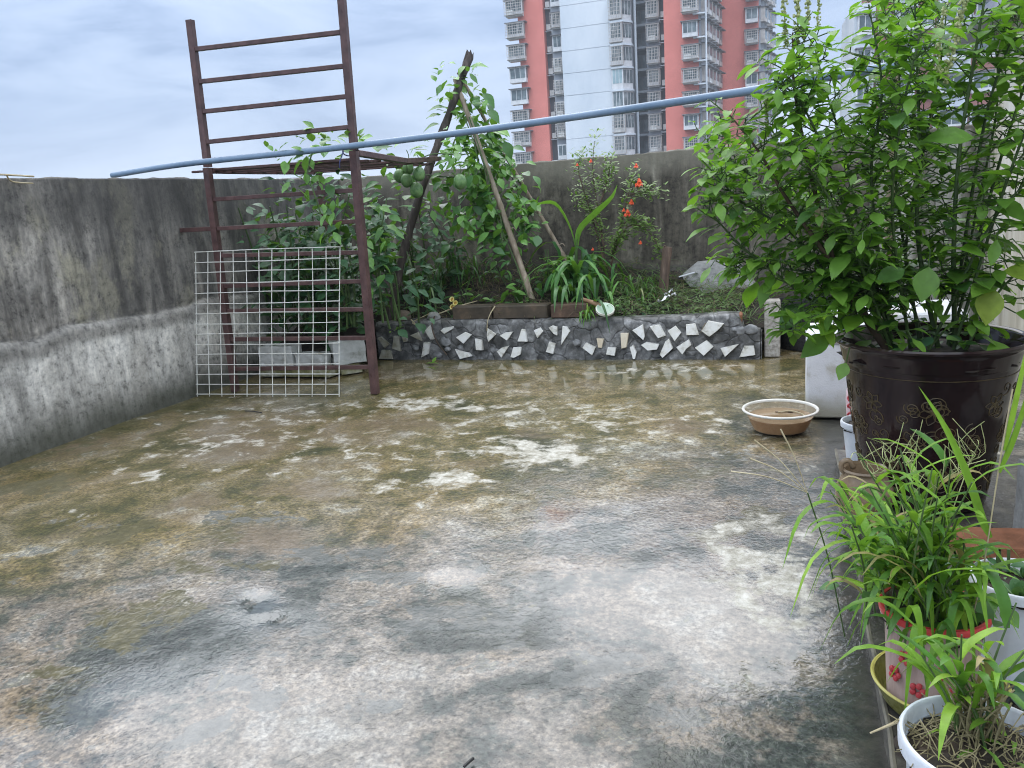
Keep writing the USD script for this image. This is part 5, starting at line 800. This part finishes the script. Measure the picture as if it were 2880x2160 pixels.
# little pots half hidden left of the big one
m_wpl = simple('white_plastic', [(.3, (.62, .66, .72)), (.7, (.76, .78, .81))], scale=5, rough=.3, rr=.08)
m_wold = simple('old_white_plastic', [(.3, (.50, .52, .56)), (.45, (.64, .68, .74)), (.7, (.76, .79, .83))], scale=14, rough=.35)
def pot(name, lab, c, r, h, z0, mat, soil=.82, saucer=None, taper=.72, rimh=.016, rimw=.006):
    t = thing(name, lab, 'pot', (*c, z0)); rb = r * taper; c3 = (*c, z0)
    obj('body', lathe([(.001, .0), (rb - .004, .0), (rb, .004), (r - rimw - .001, h - rimh), (r - rimw - .002, h - rimh + .002)], c3, 56), mat, t, smooth=45)
    obj('rim', lathe([(r - rimw - .001, h - rimh), (r - .001, h - rimh + .001), (r, h - .004), (r - .002, h), (r - .005, h + .0005), (r - .0075, h - .003), (r - .012, h * .6), (rb - .006, .01)], c3, 56), mat, t, smooth=45)
    obj('soil', blob((*c, z0 + h * soil), (r - .008, r - .008, .012), 6, 3, .3, 5), m_soil, t, smooth=True)
    if saucer: obj('saucer', lathe([(.001, -.001), (rb + .012, -.001), (rb + .024, .016), (rb + .021, .0165), (rb + .010, .003)], c3, 48), saucer, t, smooth=45)
    return t
pot('flower_pot', 'small bluish white plastic pot half hidden behind the left side of the big pot', (.212, 2.27), .066, .112, .038, m_wpl)
t = thing('clay_jar', 'amber glazed clay jar with a round ear, half hidden left of the big pot', 'jar', (.172, 1.835, .036))
m_amber = simple('amber_glaze', [(.3, (.10, .065, .035)), (.55, (.21, .150, .095)), (.72, (.30, .23, .16))], scale=10, rough=.18, rr=.08)
obj('body', lathe([(.001, 0), (.040, 0), (.045, .006), (.061, .055), (.060, .085), (.046, .112), (.044, .120), (.049, .126), (.046, .130), (.040, .126), (.040, .10), (.001, .09)], (.172, 1.835, .036), 48), m_amber, t, smooth=50)
obj('ear', tube(spline([(.135, 1.83, .150), (.123, 1.825, .163), (.124, 1.822, .180), (.138, 1.824, .184), (.148, 1.83, .165)], 16), .0058, 8), m_amber, t, smooth=True)
# foreground pots
pot('flower_pot', 'big old bluish white pot with dry roots and grass, nearest at the bottom edge', (.207, .855), .084, .163, .037, m_wold, soil=.84, rimh=.02, rimw=.008)
pot('flower_pot', 'clean white pot with fleshy rosettes at the right edge', (.337, 1.259), .069, .150, .052, m_wpl, saucer=m_wpl, soil=.86)
t = pot('bucket', 'red rimmed pot with pale pink patterned sides, overgrown by grass', (.203, 1.145), .070, .145, .056, simple('pink_pot', [(.3, (.30, .20, .17)), (.6, (.48, .36, .32)), (.75, (.56, .46, .42))], scale=9, rough=.5, stretch=(5, 5, 1)), soil=.84, taper=.80)
m_redrim = simple('red_rim', [(.3, (.52, .035, .04)), (.7, (.66, .07, .07))], scale=20, rough=.35); m_redf = m_redprint
obj('red_band', lathe([(.0695, .1375), (.0712, .1380), (.0718, .143), (.0700, .1468), (.0655, .1472), (.0640, .141)], (.203, 1.145, .056), 56), m_redrim, t, smooth=50)
for a, z in ((3.75, .055), (4.05, .09), (4.3, .045), (4.7, .08), (4.9, .045)):
    r = .056 + .014 * z / .145 + .001; c = np.array([.203 + r * math.cos(a), 1.145 + r * math.sin(a), .056 + z]); o = np.array([math.cos(a), math.sin(a), 0]); s_ = np.array([-math.sin(a), math.cos(a), 0])
    obj('red_motif', cat([blob(c + s_ * .007 * math.cos(k * 1.26) + np.array([0, 0, .007 * math.sin(k * 1.26)]), np.abs(s_) * .004 + np.abs(o) * .0016 + np.array([0, 0, .005]), k, 1, .1) for k in range(5)]), m_redf, t)
m_yellow = simple('yellow_plastic', [(.3, (.38, .34, .06)), (.7, (.58, .54, .13))], scale=12, rough=.3)
t = thing('basin', 'shallow yellow green basin under the red rimmed pot', 'basin', (.218, 1.16, .036)); obj('body', lathe([(.001, .001), (.068, .001), (.076, .010), (.088, .036), (.0905, .0385), (.089, .041), (.0855, .039), (.073, .013), (.001, .013)], (.218, 1.16, .036), 56), simple('olive_basin', [(.3, (.10, .10, .02)), (.7, (.20, .19, .05))], scale=12, rough=.3), t, smooth=50); obj('rim', lathe([(.0865, .039), (.0905, .0392), (.0918, .0415), (.089, .0435), (.0865, .042)], (.218, 1.16, .036), 56), m_yellow, t, smooth=50)
pot('nursery_pot', 'low black nursery pot with small herbs right of the red rimmed pot', (.345, 1.03), .075, .085, .037, m_black, soil=.86)
one('clay_brick', rough_box(.325, .545, 1.60, 1.70, .037, .098, .004, .10, 8), m_brick2, 'red clay brick lying at the foot of the big pot', 'brick', smooth=40)
one('clay_brick', rough_box(.35, .56, 1.48, 1.57, .037, .075, .004, -.06, 9), m_brick, 'dark wet brick in front of the red clay brick', 'brick', smooth=40)
one('grey_block', rough_box(.475, .60, 1.72, 1.84, .037, .20, .004, .15, 10), m_slab, 'grey concrete block at the right edge by the big pot foot', 'block', smooth=40)
# fleshy rosettes
m_succ = leafmat('fleshy_leaf', [(0, (.055, .13, .06)), (.6, (.10, .20, .09)), (1, (.18, .29, .13))], rough=.5, trans=.12)
SUCC = np.array([.35, .62, .85, 1.0, .98, .72, .06])
for i, (x, y, s) in enumerate(((.328, 1.222, 1.0), (.366, 1.245, .9), (.352, 1.285, .7), (.30, 1.27, .6))):
    t = thing('rosette', ('fleshy rosette in front in the clean white pot', 'fleshy rosette at the right in the clean white pot', 'smaller rosette at the back of the clean white pot', 'smallest rosette at the left of the clean white pot')[i], 'succulent', (x, y, .185))
    for k in range(13):
        a = k * GA; e = .25 + k * .085; L = .036 * s * (1 - k * .025); obj('leaf', leaf((x, y, .186), (math.cos(a) * math.cos(e), math.sin(a) * math.cos(e), math.sin(e)), (0, 0, 1), L, L * .62, -.18, -.35, SUCC), m_succ, t, smooth=True)
herb('round leaved seedling at the back edge of the clean white pot', .31, 1.295, 10, .02, .045, [m_bush[0]], (.018, .03), cz=.185)
herb('small dark herb in the low black nursery pot', .345, 1.03, 26, .035, .06, [m_bush[0], m_vine[0]], (.020, .036), cz=.112)
herb('small herb with roundish leaves by the red clay brick', .315, 1.50, 22, .03, .09, [m_bush[0], m_succ], (.022, .038), cz=.045)
herb('leafy herb growing among the grass in the red rimmed pot', .215, 1.13, 26, .035, .07, [m_grass[1], m_vine[1]], (.025, .045), cz=.185)
herb('low weeds on the ledge behind the red rimmed pot', .20, 1.42, 30, .05, .07, [m_vine[1], m_bush[0]], (.02, .04), cz=.04)
# grasses
m_dry = leafmat('dry_blade', [(0, (.20, .20, .06)), (.5, (.34, .28, .12)), (1, (.42, .34, .20))], rough=.6, trans=.25, tcol=(.4, .35, .12))
def culm(parent, p, L, lean, nb, bl, Wd):
    a = math.atan2(lean[1], lean[0]); d = np.array([lean[0], lean[1], 0]); g = spline([p, p + d * L * .25 + [0, 0, L * .5], p + d * L * .75 + [0, 0, L * .92]], 16); obj('culm', tube(g, np.linspace(.0019, .0010, 16), 5), m_stem, parent)
    for k in range(nb):
        q = g[min(15, int(15 * (.18 + .82 * (k + rn(0, .6)) / nb)))]; aa = math.pi + (k % 2) * math.pi * .8 + rn(-1.3, 1.3); e = rn(.55, 1.25); l = bl * rn(.55, 1.15); h = np.array([math.cos(aa), math.sin(aa), 0]); bd = rn(.0, .9) ** 1.6
        obj('blade', blade([q, q + h * l * .28 * math.cos(e) + [0, 0, l * .34 * math.sin(e)], q + h * l * (.26 + .42 * math.cos(e)) + [0, 0, l * (.60 * math.sin(e) - .10 * bd)], q + h * l * (.42 + .50 * math.cos(e)) + [0, 0, l * (.68 * math.sin(e) - .62 * bd)]], Wd * rn(.7, 1.15), n=9, fold=.25), [m_grass[0], m_grass[1], m_dry][int(np.searchsorted([.68, .93], rn(0, 1)))], parent, smooth=True)
t = tg = thing('tall_grass', 'bright green broad bladed grass growing thick from the red rimmed pot', 'grass', (.19, 1.16, .17))
for k in range(46):
    p = np.array([.19 + RNG.normal(0, .030), 1.14 + RNG.normal(0, .032), .170]); a = rn(0, 6.28); culm(t, p, rn(.10, .29), (math.cos(a) * rn(.1, .45) - .12, math.sin(a) * rn(.1, .45) - (.35 if k % 3 == 0 else 0)), int(rn(4, 6)), rn(.10, .16), rn(.0095, .0145))
t = thing('tall_grass', 'leaning grass with long blades rooted in the nearest white pot', 'grass', (.21, .90, .17))
for k in range(9):
    p = np.array([.205 + RNG.normal(0, .016), .885 + RNG.normal(0, .016), .170]); a = rn(0, 6.28); culm(t, p, rn(.08, .17), (math.cos(a) * rn(.1, .6), math.sin(a) * rn(.1, .4) + .2), int(rn(3, 5)), rn(.10, .15), rn(.009, .0135))
t = thing('tall_grass', 'grass on the ledge between the amber jar and the red rimmed pot', 'grass', (.17, 1.45, .04))
for k in range(15):
    p = np.array([.18 + RNG.normal(0, .022), 1.42 + RNG.normal(0, .07), .036]); a = rn(0, 6.28); culm(t, p, rn(.14, .27), (math.cos(a) * rn(.1, .6) - .2, math.sin(a) * rn(.1, .4)), int(rn(3, 6)), rn(.09, .14), rn(.009, .0135))
for pts, w in (([(.256, 1.10, .33), (.244, 1.10, .356), (.225, 1.1, .413), (.195, 1.1, .48), (.163, 1.1, .532)], .0115), ([(.264, 1.1, .45), (.270, 1.1, .50), (.276, 1.1, .55), (.281, 1.1, .60)], .0080), ([(.26, 1.10, .42), (.271, 1.1, .46), (.280, 1.1, .50), (.287, 1.1, .55)], .0090), ([(.19, 1.2, .255), (.15, 1.2, .262), (.10, 1.2, .25), (.06, 1.2, .22), (.042, 1.2, .165)], .0100), ([(.15, 1.22, .28), (.09, 1.22, .30), (.045, 1.22, .285), (.03, 1.22, .255)], .0110)):
    obj('blade', blade(pts, w, n=12, side=None if pts[0][0] < .2 else np.array([.9, .3, .1])), m_grass[0], tg, smooth=True)
for k in range(9):                                                  # blades hanging out over the ledge
    y = rn(.98, 1.40); x = rn(.10, .20); z = rn(.17, .27); l = rn(.10, .17); dx = -rn(.45, 1.0); dy = rn(-.7, .35)
    obj('blade', blade([(x, y, z), (x + dx * l * .35, y + dy * l * .3, z + l * .22), (x + dx * l * .7, y + dy * l * .65, z + l * .08), (x + dx * l * .92, y + dy * l, z - l * rn(.25, .55))], rn(.008, .0125), n=10), m_grass[k % 4 == 0], tg, smooth=True)
for k in range(10):                                                  # and a few in front of the red rimmed pot
    x = rn(.13, .26); y = rn(1.02, 1.09); z = rn(.19, .24); l = rn(.10, .15); dx = rn(-.6, .35); dy = -rn(.2, .5)
    obj('blade', blade([(x, y, z), (x + dx * l * .3, y + dy * l * .3, z + l * .25), (x + dx * l * .65, y + dy * l * .6, z + l * .10), (x + dx * l * .9, y + dy * l * .8, z - l * rn(.3, .7))], rn(.009, .013), n=10), m_grass[k % 3 == 0], tg, smooth=True)
for k in range(6):                                                   # fine seed heads above the clump
    p = np.array([.12 + .03 * k * .9, 1.2 + rn(-.05, .05), rn(.36, .40)]); ss = []
    for j in range(9): ss.append(tube(spline([p, p + RNG.normal(0, .010, 3) + [0, 0, .012], p + RNG.normal(0, .018, 3) + [0, 0, .030]], 5), .0006, 3, False))
    obj('seed_head', cat(ss + [tube(spline([(.19, 1.17, .2), (p[0] * .5 + .095, 1.19, .31), p], 8), .0008, 4, False)]), m_spike, tg)
obj('culm', tube(spline([(.240, 1.12, .17), (.249, 1.1, .271), (.260, 1.1, .433), (.268, 1.1, .53)], 16), .0010, 5), m_straw, tg)
for e in ((-.044, 1.25, .406), (-.005, 1.25, .425), (-.05, 1.25, .375), (-.08, 1.25, .352)):
    g = spline([(.036, 1.25, .322), (.5 * (e[0] + .036), 1.25, .5 * (e[2] + .33) + .004), e], 12); obj('seed_head', tube(g, np.linspace(.0006, .0013, 12), 4), m_straw, tg)
obj('culm', tube(spline([(.10, 1.3, .05), (.07, 1.28, .20), (.036, 1.25, .322)], 12), .0013, 5), m_stem, tg)
t = thing('root_mat', 'tangled dry roots and dead grass spilling over the soil of the nearest white pot', 'roots', (.19, .86, .18)); rts = []
for k in range(260):
    a = rn(0, 6.28); r = .068 * math.sqrt(rn(0, 1)); p = np.array([.200 + r * math.cos(a) * .95, .86 + r * math.sin(a) * .95, .176 + rn(0, .014)]); d = rdir((-.2, .6)) * rn(.012, .035); rts.append(tube(spline([p, p + d * .6 + RNG.normal(0, .004, 3) + [0, 0, .004], p + d + RNG.normal(0, .006, 3)], 6), .0007, 3, False))
for k in range(40):
    p = np.array([.206 + RNG.normal(0, .012), .888 + RNG.normal(0, .012), .172]); rts.append(tube(spline([p, p + [rn(-.01, .01), rn(-.01, .01), .035], p + [rn(-.03, .03), rn(-.03, .03), rn(.05, .08)]], 6), .0011, 4, False))
obj('roots', cat(rts), m_litter, t, kind='stuff')
for k in range(14):
    a = rn(0, 6.28); r = .06 * math.sqrt(rn(.1, 1)); p = np.array([.215 + r * math.cos(a), .845 + r * math.sin(a), .172]); h = rdir((0.1, .8)); l = rn(.03, .055); obj('shoot', blade([p, p + h * l * .5 + [0, 0, .012], p + h * l], .006, n=6), m_grass[0], t, smooth=True)
one('straw_bit', tube([(.128, .875, .198), (.118, .868, .196), (.095, .855, .190)], [.0022, .0018, .001], 5), m_straw, 'pale broken straw sticking out over the rim of the nearest white pot', 'straw')
# small things on the floor
one('fallen_leaf', cat([leaf((-1.76, 3.655, .006), (1, .1, .1), (0, 0, 1), .075, .026, .25, .2), leaf((-1.72, 3.655, .010), (.3, .5, .6), (0, -1, .5), .04, .018, .2, .2)]), m_grass[0], 'bright green leaf fallen on the wet floor before the kerb', 'leaf', smooth=True)
one('twig', tube(spline([(-.435, .905, .004), (-.43, .915, .006), (-.428, .925, .004)], 6), .0025, 5), m_dark, 'tiny black twig on the floor in the foreground', 'twig')
one('twig', tube(spline([(-2.17, 2.71, .004), (-2.12, 2.70, .006), (-2.07, 2.69, .004)], 8), .0025, 5), m_dark, 'thin dark twig on the floor before the mesh panel', 'twig')
